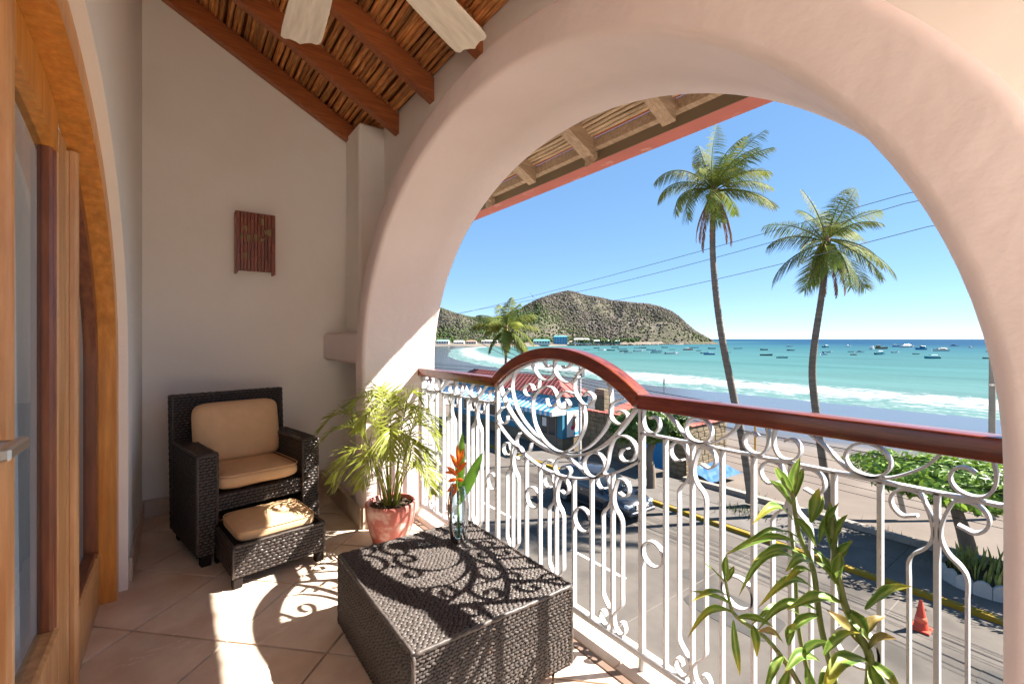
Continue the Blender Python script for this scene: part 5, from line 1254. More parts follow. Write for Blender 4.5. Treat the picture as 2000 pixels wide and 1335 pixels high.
def proto(kind, c1, c2):
    r = empty('boat')
    if kind == 'skiff':
        obj('hull', hull(1, .26, .125), BM[c1], r, smooth=False); obj('bench', MB().box(-.12, -.04, -.10, .10, .045, .065), BM[c2], r); obj('bench', MB().box(.1, .17, -.09, .09, .05, .07), BM[c2], r)
        obj('outboard_motor', MB().bbox(-.56, -.5, -.03, .03, .0, .15, .012), BM['dark'], r)
    elif kind == 'canopy':
        obj('hull', hull(1, .26, .13), BM[c1], r)
        obj('canopy', MB().bbox(-.28, .16, -.11, .11, .25, .27, .008), BM[c2], r)
        for sx in (-.26, .14):
            for sy in (-.1, .1): obj('canopy_post', MB().tube([(sx, sy, .06), (sx, sy, .25)], .006, 5), BM['white'], r)
        obj('outboard_motor', MB().bbox(-.56, -.5, -.03, .03, .0, .15, .012), BM['dark'], r)
    elif kind == 'cruiser':
        obj('hull', hull(1, .30, .14), BM[c1], r); mb = MB(); mb.v = [(-.30, -.10, .09), (.20, -.09, .10), (.20, .09, .10), (-.30, .10, .09), (-.25, -.085, .235), (.05, -.08, .235), (.05, .08, .235), (-.25, .085, .235)]
        mb.f = [(0, 1, 5, 4), (1, 2, 6, 5), (2, 3, 7, 6), (3, 0, 4, 7), (4, 5, 6, 7)]; cb = obj('cabin', mb, BM[c2], r)
        obj('window', MB().box(-.2, .06, -.098, -.09, .155, .205), M_dkglass, cb); obj('window', MB().box(-.2, .06, .09, .098, .155, .205), M_dkglass, cb)
        obj('flybridge', MB().bbox(-.24, -.02, -.08, .08, .237, .29, .01), BM[c2], r); obj('mast', MB().tube([(-.12, 0, .28), (-.12, 0, .42)], .006, 5), BM['white'], r)
    elif kind == 'trawler':
        obj('hull', hull(1, .30, .13, .7), BM[c1], r); cb = obj('wheelhouse', MB().bbox(-.34, -.02, -.09, .09, .1, .30, .01), BM[c2], r); obj('window', MB().box(-.021, -.012, -.07, .07, .2, .26), M_dkglass, cb)
        obj('roof', MB().bbox(-.38, .02, -.11, .11, .301, .32, .005), BM['white'], r); obj('mast', MB().tube([(.1, 0, .1), (.1, 0, .5)], .007, 5), BM['brown'], r)
        obj('boom', MB().tube([(.1, 0, .18), (-.2, 0, .44)], .005, 5), BM['brown'], r)
    elif kind == 'yacht':
        obj('hull', hull(1, .24, .12), BM[c1], r); cb = obj('cabin', MB().bbox(-.38, .2, -.085, .085, .08, .18, .02), BM[c2], r); obj('window', MB().box(-.34, .15, -.088, -.083, .115, .155), M_dkglass, cb); obj('canopy', MB().bbox(-.3, .05, -.07, .07, .2, .22, .006), BM['white'], r)
        for sx in (-.28, .03): obj('canopy_post', MB().tube([(sx, 0, .17), (sx, 0, .21)], .008, 5), BM['white'], r)
    elif kind == 'sail':
        obj('hull', hull(1, .24, .09), BM[c1], r); obj('cabin', MB().bbox(-.2, .15, -.07, .07, .07, .13, .015), BM['white'], r); obj('mast', MB().tube([(.06, 0, .1), (.06, 0, 1.75)], [.012, .008], 6), BM['white'], r)
        obj('boom', MB().tube([(.06, 0, .25), (-.38, 0, .25)], .012, 6), BM['blue'], r); obj('stay', MB().tube([(.06, 0, 1.74), (.5, 0, .13)], .003, 4), BM['dark'], r)
    return r
PR = {}
def boat(u, v, px, kind, c1, c2, label, ang=None):
    key = (kind, c1, c2)
    if key not in PR: PR[key] = r = proto(*key)
    else: r = copy_tree(PR[key])
    dep = (CAMZ - ZW) * FOC / (v - 662); p = wp(u, dep, ZW - .02); L = px * dep / FOC * 1.2
    a = ang if ang is not None else random.choice((0, 180)) + random.uniform(-25, 25)
    r.location = p; r.scale = (L, L, L); r.rotation_euler = (0, 0, -YAW + R(a))
    tag(r, label, 'boat', 'boats moored in the bay')
S_ = 'skiff'
DARK, TEAL, WHT = 'small dark skiff moored in the crowd of boats in the bay', 'small teal skiff moored in the crowd of boats in the bay', 'small white skiff moored in the crowd of boats in the bay'
for u, v, px in ((1165, 680, 9), (1193, 684.5, 12), (1201, 679, 11), (1219, 686.5, 14), (1255, 679.5, 11), (1298, 679, 10), (1365, 685, 9), (1390, 681, 12), (1492, 683.5, 14), (1544, 684.5, 13), (1662, 687, 8), (1789, 691.5, 10), (1929, 686.5, 8)): boat(u, v, px, S_, 'dark', 'white', nth('small dark skiff in the bay, %s dark skiff from the left'))
for u, v, px in ((1216, 682.5, 14), (1244, 680.5, 11), (1271, 684, 16), (1280, 689, 20), (1284, 686, 15), (1356, 679.5, 14), (1379, 690, 17), (1442, 681, 12), (1617, 688.5, 18), (1749, 688.5, 15)): boat(u, v, px, S_, 'pale', 'teal', nth('small pale blue skiff in the bay, %s pale one from the left'))
for u, v, px in ((1145, 683, 10), (1176, 684, 13), (1225, 689, 15), (1248, 686, 17), (1313, 683, 9), (1419, 689, 16)): boat(u, v, px, S_, 'white', 'blue', nth('small white skiff near the headland, %s white skiff from the left'))
boat(1312, 691, 22, S_, 'white', 'brown', 'long white skiff off the end of the headland', 10)
boat(1344, 683.5, 15, 'canopy', 'red', 'white', 'red and white canopied boat near the headland')
boat(1385, 692.5, 18, 'canopy', 'blue', 'teal', 'blue canopied boat just left of the tall palm trunk')
boat(1497, 694, 17, 'skiff', 'dark', 'teal', 'dark skiff in the open water between the two tall palms')
boat(1528, 699, 15, 'canopy', 'teal', 'dark', 'lone teal canopied boat nearest the surf between the palms')
boat(1542, 677, 10, 'cruiser', 'white', 'white', 'small white motor cruiser far out between the palms')
boat(1611, 678.5, 13, 'trawler', 'teal', 'white', 'teal trawler right beside the second palm trunk')
boat(1609, 693, 13, 'cruiser', 'white', 'blue', 'white cabin boat close beside the second palm trunk')
boat(1657, 676.5, 9, 'cruiser', 'white', 'white', 'tiny white cruiser right of the second palm trunk')
boat(1667, 693, 9, 'trawler', 'brown', 'white', 'small brown fishing boat right of the second palm')
boat(1680, 688, 12, 'cruiser', 'white', 'teal', 'white cruiser with teal cabin in the right part of the bay')
boat(1704, 682, 19, 'cruiser', 'white', 'white', 'large white cruiser beside the golden brown trawler', 40)
boat(1720, 681, 18, 'trawler', 'brown', 'brown', 'golden brown trawler beside the large white cruiser')
boat(1719, 692, 22, 'canopy', 'teal', 'white', 'long teal boat with white canopy below the trawlers')
boat(1751, 677, 12, 'trawler', 'blue', 'white', 'dark blue trawler left of the long white yacht')
boat(1773, 678.5, 25, 'yacht', 'white', 'white', 'long white yacht near the horizon', 5)
boat(1798, 682.5, 19, 'trawler', 'blue', 'teal', 'blue trawler right of the long white yacht')
boat(1837, 685.5, 25, 'yacht', 'white', 'brown', 'white yacht with brown cabin at the right of the bay', 175)
boat(1821, 700, 24, 'canopy', 'teal', 'teal', 'teal boat nearest the surf at the right', 178)
boat(1864, 676, 12, 'cruiser', 'white', 'blue', 'white cruiser with blue cabin left of the sailboat')
boat(1897, 678.5, 11, 'sail', 'dark', 'white', 'sailboat with bare mast near the right edge', 20)
boat(1927, 700, 14, S_, 'dark', 'teal', 'dark skiff beside the concrete utility pole')

# ------------------------------------------------------------------ coconut palms
M_trunk = mat('palm_trunk', (0.187, 0.156, 0.129), 0.9, 0.2, vary=0.2, vscale=1.5, col2=(0.133, 0.113, 0.094), stretch=(1, 1, 9), bump=0.6, bscale=5)
M_frond = mat('coconut_frond', (0.115, 0.165, 0.028), 0.7, 0.12, vary=0.2, vscale=1.4, col2=(0.21, 0.215, 0.045), objrand=0.3, transl=0.25)
M_deadfrond = mat('dead_frond', (0.25, 0.15, 0.10), 0.8, 0.2, vary=0.2, vscale=2, objrand=.2, transl=.15)
M_nut = mat('coconut', (0.42, 0.33, 0.05), 0.5, 0.3, vary=0.2, vscale=4)
def big_frond(L, el, droop, seed, nleaf=66, ll=.62, hang=.5, wind=(0, 0, 0), lw=.016):
    """frond along +x from origin, starts at elevation el (deg)"""
    rnd = random.Random(seed); mb = MB(); pts = []; p = Vector((0, 0, 0)); a = R(el); n = 22; st = L / n; w = Vector(wind)
    for i in range(n + 1):
        pts.append(p.copy()); t = i / n; dirv = Vector((math.cos(a), 0, math.sin(a))) + w * t; p = p + dirv.normalized() * st; a -= R(droop) / n * (.5 + 1.0 * t)
    mb.tube(pts, [.035 * (1 - .9 * i / n) + .004 for i in range(n + 1)], 5)
    for k in range(nleaf):
        f = .16 + .835 * k / (nleaf - 1); i = min(int(f * n), n - 1); q = pts[i].lerp(pts[i + 1], f * n - i); t = (pts[min(i + 1, n)] - pts[max(i - 1, 0)]).normalized()
        side = Vector((0, 1, 0)); up = t.cross(side); up = up if up.z > 0 else -up
        l_ = ll * (.55 + .45 * math.sin(math.pi * min(1, f * .95 + .05))) * (1 if f < .85 else 1 - (f - .85) * 3.2) * rnd.uniform(.85, 1.12)
        for s_ in (-1, 1):
            if rnd.random() < .10: continue
            dr = (t * .55 + side * s_ * .75 + up * .12 + Vector((0, 0, -hang * rnd.uniform(.6, 1.3))) + w * .5).normalized(); o = len(mb.v)
            for m_, fw__ in ((0, .5), (.35, 1), (.7, .7), (1, .05)):
                c = q + dr * l_ * m_ + Vector((0, 0, -l_ * .30 * m_ * m_)) ; wd = (t - dr * t.dot(dr)).normalized() * lw * fw__
                mb.v += [tuple(c - wd), tuple(c + wd)]
            for j in range(3): mb.f.append((o + 2 * j, o + 2 * j + 1, o + 2 * j + 3, o + 2 * j + 2))
    return mb
def palm(name, base, path, label, fr, dead, scale=1.0, nuts=6, r0=.17, r1=.10, seed=0, ll=.70, lw=.0125, wind=0.0):
    """path: trunk points, world; fr: list of (azimuth deg about camera-right axis, start elevation, droop, length)"""
    B = Vector(base); t = empty(name, B); tag(t, label, 'palm tree', 'coconut palms by the beach')
    pts = catmull([Vector(p) - B for p in path], 16); n = len(pts)
    mb = MB(); rad = [(r0 + (r1 - r0) * (i / (n - 1)) + .10 * max(0, 1 - i / 4)) * (1 + .05 * (i % 2)) for i in range(n)]; mb.tube(pts, rad, 12)
    obj('trunk', mb, M_trunk, t, smooth=True); top = pts[-1]
    rnd = random.Random(seed)
    for k, (az, el, dr, L) in enumerate(fr):
        o = obj('frond', big_frond(L * scale, el, dr, seed * 50 + k, ll=ll * scale, lw=lw, wind=(wind * math.cos(R(az)), -wind * math.sin(R(az)), 0)), M_frond, t)
        o.location = top + Vector((0, 0, rnd.uniform(-.1, .1))); o.rotation_euler = (rnd.uniform(-.6, .6), rnd.uniform(-.12, .12), R(az + rnd.uniform(-12, 12)) - YAW); o.scale = (rnd.uniform(.85, 1.15),) * 3
    for k, (az, L) in enumerate(dead):
        o = obj('dead_frond', big_frond(L * scale, -55, 42, seed * 50 + 400 + k, nleaf=30, ll=.30 * scale, hang=1.6), M_deadfrond, t)
        o.location = top + Vector((0, 0, -.15)); o.rotation_euler = (0, 0, R(az) - YAW)
    mb = MB(); mb.lathe([(0, -.45), (.10, -.4), (.17, -.1), (.13, .15), (.04, .3), (0, .32)], 10, c=top); obj('crown_shaft', mb, M_deadfrond, t, smooth=True)
    for k in range(nuts):
        a = 6.28 * k / nuts; c = top + Vector((.24 * math.cos(a), .24 * math.sin(a), -.28 - .1 * (k % 2))); s_ = .12
        mb = MB().lathe([(0, -s_ * 1.1), (s_ * .7, -s_ * .8), (s_, 0), (s_ * .75, s_ * .8), (0, s_ * 1.1)], 8, c=c); obj('coconut', mb, M_nut, t, smooth=True)
    return t
dA = 20.3; zA = -6.0
palm('coconut_palm', wp(1468, dA, zA), [wp(1468, dA, zA), wp(1452, dA, v=870), wp(1432, dA, v=770), wp(1412, dA, v=670), wp(1399, dA, v=580), wp(1392, dA, v=490), wp(1393, dA, v=400), wp(1394, dA, v=372)],
     'tallest coconut palm with wind-blown crown above the beach',
     [(60, 88, 18, 3.5), (20, 86, 28, 3.4), (110, 87, 15, 3.2), (75, 84, 30, 2.9), (50, 78, 55, 3.0), (20, 76, 62, 2.9), (110, 80, 45, 2.7), (-30, 74, 68, 2.8), (160, 72, 60, 2.0), (5, 50, 75, 2.6), (-20, 35, 80, 2.6), (-60, 45, 85, 2.5), (-100, 40, 90, 2.5), (-140, 40, 85, 2.6), (178, 34, 80, 2.7), (150, 30, 85, 2.6), (195, 10, 80, 2.7), (-155, -8, 70, 2.8), (120, 20, 90, 2.5),
      (35, 10, 95, 2.3), (-45, 0, 90, 2.5), (-10, 5, 85, 2.7), (-120, -10, 75, 2.6), (205, -25, 55, 2.5), (70, 15, 95, 2.4), (0, 62, 60, 2.9), (40, 65, 60, 2.9), (-70, 70, 65, 2.6), (60, 85, 40, 2.5)],
     [(170, 2.3), (100, 2.6), (0, 2.5), (-60, 2.6), (-120, 2.4), (20, 2.3), (200, 2.4)], 1.0, 5, seed=1, wind=.5)
dB = 19.5; zB = -6.0
palm('coconut_palm', wp(1622, dB, zB), [wp(1622, dB, zB), wp(1612, dB, v=930), wp(1599, dB, v=840), wp(1587, dB, v=740), wp(1591, dB, v=670), wp(1603, dB, v=590), wp(1612, dB, v=520), wp(1614, dB, v=470)],
     'shorter drooping coconut palm right of the tallest palm',
     [(100, 86, 22, 2.5), (40, 80, 35, 2.5), (140, 80, 30, 2.3), (95, 75, 45, 2.4), (60, 70, 60, 2.5), (130, 72, 55, 2.4), (20, 60, 65, 2.2), (165, 55, 70, 2.4), (15, 30, 70, 2.4), (175, 28, 75, 2.6), (190, -5, 62, 3.0), (-10, -5, 65, 2.7), (-30, -20, 60, 2.8), (-150, -20, 58, 2.7), (-60, -30, 50, 2.6), (-90, -35, 50, 2.7), (-120, -35, 45, 2.7),
      (210, -30, 50, 2.7), (150, -25, 55, 2.6), (30, -30, 55, 2.6), (80, -35, 45, 2.5), (120, -30, 50, 2.5), (-75, 50, 75, 2.3), (-110, 30, 80, 2.3), (-45, 35, 80, 2.4), (50, -12, 70, 2.6)],
     [(-100, 2.5), (-70, 2.4), (60, 2.3), (170, 2.1)], 1.0, 8, seed=2, wind=.12)
dC = 44
palm('coconut_palm', wp(985, dC, -6.4), [wp(985, dC, -6.4), wp(986, dC, v=760), wp(988, dC, v=700), wp(990, dC, v=640)], 'distant coconut palm behind the red roofed shop',
     [(90, 78, 35, 3.4), (60, 72, 60, 3.6), (120, 70, 55, 3.2), (30, 58, 70, 3.4), (160, 50, 65, 3.6), (180, 28, 70, 3.4), (0, 22, 75, 3.4), (195, 0, 75, 3.2), (-15, -8, 70, 3.3), (-40, -20, 65, 3.2), (-140, -25, 60, 3.4), (-90, -25, 55, 3.2), (-65, 40, 80, 3.0), (-115, 40, 80, 3.0), (20, 45, 75, 3.2), (-160, -30, 50, 3.4), (215, -38, 45, 3.3), (45, 80, 50, 3.0)],
     [(-120, 2.0), (-60, 1.8)], 1.0, 6, seed=3, ll=.85, lw=.030, wind=.25)

# ------------------------------------------------------------------ corner shop with striped awning
M_bluewall = mat('sky_blue_wall', (0.055, 0.20, 0.29), 0.8, 0.2, vary=0.1, vscale=1.2, stain=((0.28, 0.35, 0.38), 1.4, 0.56, 0.66))
M_roofred = mat('red_metal_roof', (0.281, 0.078, 0.066), 0.6, 0.3, vary=0.12, vscale=1.5)
M_awblue = mat('awning_blue', (0.06, 0.33, 0.58), 0.8, 0.2); M_awwhite = mat('awning_white', (0.562, 0.569, 0.577), 0.8, 0.2)
M_stone = mat('tan_stone_wall', (0.203, 0.160, 0.105), 0.9, 0.2, vary=0.2, vscale=3, col2=(0.156, 0.121, 0.078), bump=0.8, bscale=6)
M_coping = mat('red_coping_tile', (0.328, 0.101, 0.078), 0.8, 0.2, vary=0.2, vscale=3)
M_gate = mat('blue_gate_paint', (0.023, 0.187, 0.390), 0.6, 0.3, vary=0.1, vscale=2)
M_poster = mat('poster_white', (0.70, 0.70, 0.70), 0.6, 0.2)
M_postred = mat('poster_red', (0.62, 0.05, 0.10), 0.6, 0.2); M_postblue = mat('poster_blue', (0.04, 0.30, 0.55), 0.6, 0.2); M_postskin = mat('poster_brown', (0.40, 0.24, 0.19), 0.6, 0.2)
GZ = ZS + .135
shop = empty('corner_shop', (20.8, 22.6, GZ)); tag(shop, 'blue corner shop with red roof and striped awning across the street', 'shop')
LS, DS, HS = 15.0, 2.4, 3.6      # length along Y, depth along X, wall height
obj('wall', MB().box(0, DS, 0, LS, -.3, HS), M_bluewall, shop)
obj('stone_base', MB().box(-.05, DS, -.05, LS, -.3, .75), M_stone, shop)
dd = obj('door', MB().box(-.06, .02, .55, 2.3, .02, 2.35), mat('shop_door', (.16, .12, .09), .6, .3), shop)
obj('door_glass', MB().box(-.075, -.062, .7, 1.35, .9, 2.2), M_dkglass, dd); obj('door_glass', MB().box(-.075, -.062, 1.5, 2.15, .9, 2.2), M_dkglass, dd)
obj('notice', MB().box(-.09, -.078, 1.55, 2.0, 1.4, 2.0), M_poster, dd)
for k in range(3):
    wv_ = obj('window', MB().box(-.05, .02, 4.2 + k * 3.4, 6.2 + k * 3.4, 1.2, 2.5), M_poster, shop); obj('glass', MB().box(-.07, -.052, 4.3 + k * 3.4, 6.1 + k * 3.4, 1.3, 2.4), M_dkglass, wv_)
ps = obj('poster', MB().box(.35, 1.75, -.09, -.052, .85, 2.6), M_poster, shop)
obj('figure', MB().lathe([(0, 0), (.16, .05), (.20, .3), (.13, .62), (.07, .7), (.12, .82), (.10, .98), (0, 1.05)], 10, M=Matrix.Translation((.98, -.092, 1.35)) @ Matrix.Scale(.06, 4, (0, 1, 0))), M_postskin, ps)
obj('cup', MB().lathe([(0, 0), (.12, 0), (.16, .28), (0, .28)], 10, M=Matrix.Translation((.85, -.10, 1.3)) @ Matrix.Scale(.06, 4, (0, 1, 0))), M_postred, ps)
obj('splash', MB().prism([(.9, .95), (1.7, .95), (1.72, 1.35), (1.45, 1.25), (1.3, 1.12), (1.05, 1.15)], 0, .01).xf(Matrix(((1, 0, 0, 0), (0, 0, -1, -.091), (0, 1, 0, 0), (0, 0, 0, 1)))), M_postblue, ps)
# awning: striped cloth strips, each its own piece
aw = empty('awning', (20.8, 22.6, GZ)); aw.parent = shop; aw.location = (0, 0, 0)
sw2 = .26; k = 0; y = -.35
while y < LS:
    mb = MB(); mb.v = [(0.0, y, 3.35), (0.0, y + sw2, 3.35), (-1.25, y + sw2, 2.72), (-1.25, y, 2.72), (-1.25, y + sw2, 2.45), (-1.25, y + sw2 / 2, 2.40), (-1.25, y, 2.45)]
    mb.f = [(0, 3, 2, 1), (3, 6, 5, 4, 2)]
    obj('awning_strip', mb, M_awblue if k % 2 else M_awwhite, aw); y += sw2; k += 1
mb = MB(); mb.v = [(0, -.36, 3.35), (-1.25, -.36, 2.72), (-1.25, -.36, 2.45), (0, -.36, 2.45)]; mb.f = [(0, 1, 2, 3)]; obj('awning_end', mb, M_awwhite, aw)
# roof with raised ribs
rf = MB(); rf.v = [(-.08, -.4, HS), (DS + .4, -.4, HS), (DS + .4, LS + .4, HS), (-.08, LS + .4, HS), (DS / 2, 1.8, HS + 1.15), (DS / 2, LS - 1.8, HS + 1.15)]
rf.f = [(0, 4, 5, 3), (0, 1, 4), (1, 2, 5, 4), (2, 3, 5), (0, 3, 2, 1)]
ro = obj('roof', rf, M_roofred, shop)
for k in range(34):
    y = .1 + k * (LS - .2) / 33; f = 1.0 if 1.8 <= y <= LS - 1.8 else (y + .4) / 2.2 if y < 1.8 else (LS + .4 - y) / 2.2
    a = Vector((-.08, y, HS + .02)); b = Vector((-.08 + (DS / 2 + .08) * f, y, HS + .02 + 1.15 * f)); obj('roof_rib', MB().tube([a, b], .045, 5), M_roofred, ro)
for k in range(5):
    x = -.1 + k * .62; f = 1 - abs(x - DS / 2) / (DS / 2 + .5); a = Vector((x, -.4, HS + .02)); b = Vector((x, -.4 + 2.2 * f, HS + .02 + 1.15 * f)); obj('roof_rib', MB().tube([a, b], .045, 5), M_roofred, ro)
# stone yard wall with blue gate
yw = empty('yard_wall', (22.2, 14.3, GZ)); tag(yw, 'tan stone yard wall with blue gate and red coping', 'wall')
HWY = 2.65
rnd = random.Random(3)
obj('core', MB().box(.03, 4.2, .03, .25, -.3, HWY - .02), M_stone, yw); obj('core', MB().box(.03, .25, .03, 1.45, -.3, HWY - .02), M_stone, yw); obj('core', MB().box(.03, .25, 2.75, 7.9, -.3, HWY - .02), M_stone, yw)
def stones(axis, a0, a1):
    z = 0; row = 0
    while z < HWY - .05:
        h = rnd.uniform(.24, .36); a = a0 - (row % 2) * .2
        while a < a1:
            w_ = rnd.uniform(.4, .75); s0, s1 = max(a, a0) + .012, min(a + w_, a1) - .012; pr_ = rnd.uniform(-.03, .0)
            if s1 - s0 > .08:
                bx_ = (s0, s1, pr_, .05, z + .012, min(z + h, HWY) - .012) if axis == 'x' else (pr_, .05, s0, s1, z + .012, min(z + h, HWY) - .012)
                obj('stone', MB().bbox(*bx_, .025), M_stone, yw)
            a += w_
        z += h; row += 1
stones('x', 0, 4.2); stones('y', 0.05, 1.45); stones('y', 2.75, 7.9)
gt = obj('gate', MB().box(.08, .14, 1.47, 2.73, .02, 2.45), M_gate, yw)
for k in range(6): obj('gate_board', MB().bbox(.05, .079, 1.49 + k * .206, 1.49 + k * .206 + .196, .05, 2.42, .008), M_gate, gt)
for k in range(14): obj('coping_tile', MB().bbox(-.10, .36, .0 + k * .57, .0 + k * .57 + .55, HWY, HWY + .09, .03), M_coping, yw)
for k in range(7): obj('coping_tile', MB().bbox(.37 + k * .55, .37 + k * .55 + .53, -.10, .36, HWY, HWY + .09, .03), M_coping, yw)
# lean-to roof behind the wall and chimney-like pillar
lt = empty('yard_shed', (24.9, 19.0, GZ)); tag(lt, 'low shed with red roof behind the yard wall', 'shed')
obj('wall', MB().box(-1.6, .2, -1.4, 1.6, -.3, 2.6), M_stone, lt)
mb = MB(); mb.v = [(-2.0, -1.6, 2.62), (.4, -1.6, 3.0), (.4, 1.8, 3.0), (-2.0, 1.8, 2.62)]; mb.v += [(x, y, z + .08) for x, y, z in mb.v]; mb.f = [(0, 3, 2, 1), (4, 5, 6, 7), (0, 1, 5, 4), (1, 2, 6, 5), (2, 3, 7, 6), (3, 0, 4, 7)]
obj('roof', mb, M_coping, lt)
tag(obj('brick_pillar', MB().bbox(24.2, 25.0, 22.0, 22.9, GZ, GZ + 3.9, .03), M_stone), 'square tan masonry pillar rising behind the shed', 'pillar')
# blue tarpaulin ramp at the foot of the wall
mb = MB(); P = []
for i in range(13):
    P.append([(22.0 + 3.0 * i / 12, 12.7 + 1.3 * j / 6, GZ + .12 + .42 * (j / 6) + .05 * nz(i * .7, j * .9)) for j in range(7)])
tag(obj('blue_tarpaulin', mb.grid(P), mat('blue_tarp', (.012, .085, .24), .5, .4, vary=.1, vscale=2)), 'bright blue tarpaulin sheet at the foot of the stone wall', 'tarpaulin')

# ------------------------------------------------------------------ broadleaf trees
M_bark = mat('tree_bark', (0.17, 0.135, 0.105), 0.9, 0.2, vary=0.3, vscale=3, stretch=(2, 2, .6), bump=0.8, bscale=6)
M_leaf = mat('broad_leaf', (0.055, 0.11, 0.02), 0.4, 0.4, attr='Col', transl=.25, vary=.1, vscale=2)
def leafy(cx, cy, cz, rx, ry, rz, n, size, seed, dark=(.04, .09, .018), light=(.13, .22, .03), flat_top=None, shell=.62):
    rnd = random.Random(seed); mb = MB(); k = 0
    while k < n:
        v = Vector((rnd.gauss(0, 1), rnd.gauss(0, 1), rnd.gauss(0, 1))).normalized(); rr_ = shell + (1 - shell) * rnd.random()
        lump = .86 + .28 * nz(v.x * 2.2 + seed, v.y * 2.2, v.z * 2.2)
        p = Vector((cx + v.x * rx * rr_ * lump, cy + v.y * ry * rr_ * lump, cz + v.z * rz * rr_ * lump))
        if flat_top is not None and p.z > flat_top: p.z = flat_top - rnd.random() * .25 + .12 * nz(p.x * 1.3, p.y * 1.3)
        if nz(p.x * 1.6 + 3, p.y * 1.6, p.z * 1.6) < -.28: k += .3; continue
        s_ = size * rnd.uniform(.6, 1.25); nrm = (v + Vector((rnd.uniform(-.8, .8), rnd.uniform(-.8, .8), rnd.uniform(-.2, 1.0)))).normalized(); a = nrm.orthogonal().normalized(); a.rotate(Matrix.Rotation(rnd.uniform(0, 6.28), 3, nrm)); b = nrm.cross(a)
        col = Vector(dark).lerp(Vector(light), rnd.random() ** 1.3); o = len(mb.v)
        for q in (-a * s_, b * s_ * .42 - a * s_ * .2, a * s_ + nrm * s_ * -.2, -b * s_ * .42 - a * s_ * .2): mb.c[len(mb.v)] = tuple(col * rnd.uniform(.9, 1.1)); mb.v.append(tuple(p + q))
        mb.f.append((o, o + 1, o + 2, o + 3)); k += 1
    return mb
bt = empty('almond_tree', (19.2, 14.3, GZ)); tag(bt, 'round leafy street tree in front of the stone wall', 'tree')
obj('trunk', MB().tube(catmull([(0, 0, -.1), (.05, .05, .8), (-.05, .1, 1.6), (.1, 0, 2.4), (.15, 0, 3.0)], 5), [.24 - .12 * i / 20 for i in range(21)], 10), M_bark, bt, smooth=True)
for k in range(6):
    a = k * 1.05; obj('branch', MB().tube([(.08, 0, 1.9 + .1 * k), (.7 * math.cos(a), .7 * math.sin(a), 2.7), (1.3 * math.cos(a), 1.3 * math.sin(a), 3.2)], [.08, .05, .02], 6), M_bark, bt, smooth=True)
cr = leafy(.3, -.1, 3.2, 1.9, 1.9, 1.15, 4200, .17, 5); o = leafy(-.8, 1.0, 2.9, 1.0, 1.0, .8, 1100, .17, 6); cr2 = len(cr.v); cr.v += o.v; cr.f += [tuple(i + cr2 for i in f) for f in o.f]; cr.c.update({i + cr2: c for i, c in o.c.items()})
obj('crown', cr, M_leaf, bt)
ht = empty('clipped_tree', (22.3, 3.3, GZ)); tag(ht, 'flat-topped clipped green tree beside the sidewalk', 'tree')
obj('trunk', MB().tube(catmull([(0, 0, -.3), (-.1, .15, .6), (-.25, .3, 1.3), (-.5, .4, 2.0)], 5), [.26 - .12 * i / 15 for i in range(16)], 10), M_bark, ht, smooth=True)
for k in range(8):
    a = k * .79; obj('branch', MB().tube([(-.45, .38, 1.7), (-.4 + 1.0 * math.cos(a), .3 + 1.0 * math.sin(a), 2.4), (-.3 + 2.2 * math.cos(a), .2 + 2.2 * math.sin(a), 2.75)], [.09, .055, .02], 6), M_bark, ht, smooth=True)
cr = leafy(-.3, -.4, 2.55, 2.9, 4.3, .85, 17000, .15, 8, (.07, .15, .02), (.27, .40, .05), flat_top=3.15, shell=.35); obj('crown', cr, M_leaf, ht)
# planter with sword-leaved plants
pl = empty('planter_ring', (19.9, 2.55, GZ + .02)); tag(pl, 'white scalloped ring planter of sword plants on the sidewalk', 'planter')
wpnt = mat('white_planter_paint', (.34, .335, .32), .8, .2, vary=.15, vscale=2, stain=((.4, .37, .32), 3, .56, .7))
for k in range(18):
    a = 2 * math.pi * k / 18; Mx = Matrix.Translation((1.12 * math.cos(a), 1.12 * math.sin(a), 0)) @ Matrix.Rotation(a, 4, 'Z')
    mb = MB(); pr_ = [(-.20, 0), (.20, 0), (.20, .30), (.12, .40), (0, .45), (-.12, .40), (-.20, .30)]
    mb.v = [(-.06, y, z) for y, z in pr_] + [(.06, y, z) for y, z in pr_]; n = 7; mb.f = [tuple(range(n))[::-1], tuple(range(n, 2 * n))] + [(i, (i + 1) % n, n + (i + 1) % n, n + i) for i in range(n)]
    obj('edging_block', mb.xf(Mx), wpnt, pl)
obj('soil', MB().lathe([(0, .24), (1.08, .22)], 24), M_soil, pl)
M_sword = mat('sword_leaf', (.11, .15, .03), .5, .3, vary=.2, vscale=5, col2=(.30, .29, .08))
for k in range(120):
    a, r = random.uniform(0, 6.28), .98 * math.sqrt(random.random()); b = Vector((r * math.cos(a), r * math.sin(a), .22)); h = random.uniform(.35, .75); lean_ = Vector((random.uniform(-.3, .3), random.uniform(-.3, .3), 0)) * h
    obj('sword_leaf', blade_leaf(b, b + lean_ + Vector((0, 0, h)), .085, Vector((math.cos(a + 1), math.sin(a + 1), 0)), .05, 4), M_sword, pl)

# ------------------------------------------------------------------ parked car
M_paintcar = mat('dark_grey_car_paint', (.035, .040, .050), .22, .5, coat=.7, metal=.35); M_tyre = mat('tyre_rubber', (.02, .02, .02), .8, .2); M_rim = mat('alloy_rim', (.55, .56, .58), .3, .5, metal=.8)
M_carglass = mat('car_glass', (.015, .02, .025), .06, .6); M_lamp = mat('lamp_lens', (.6, .62, .65), .1, .6); M_tail = mat('tail_lens', (.45, .02, .02), .2, .5); M_chrome = mat('chrome', (.7, .7, .7), .15, .5, metal=1.0); M_trimb = mat('black_trim', (.025, .025, .025), .5, .4)
car = empty('parked_car', (15.55, 14.35, ZS + .008), R(-90)); tag(car, 'dark grey SUV parked along the yellow kerb', 'car')
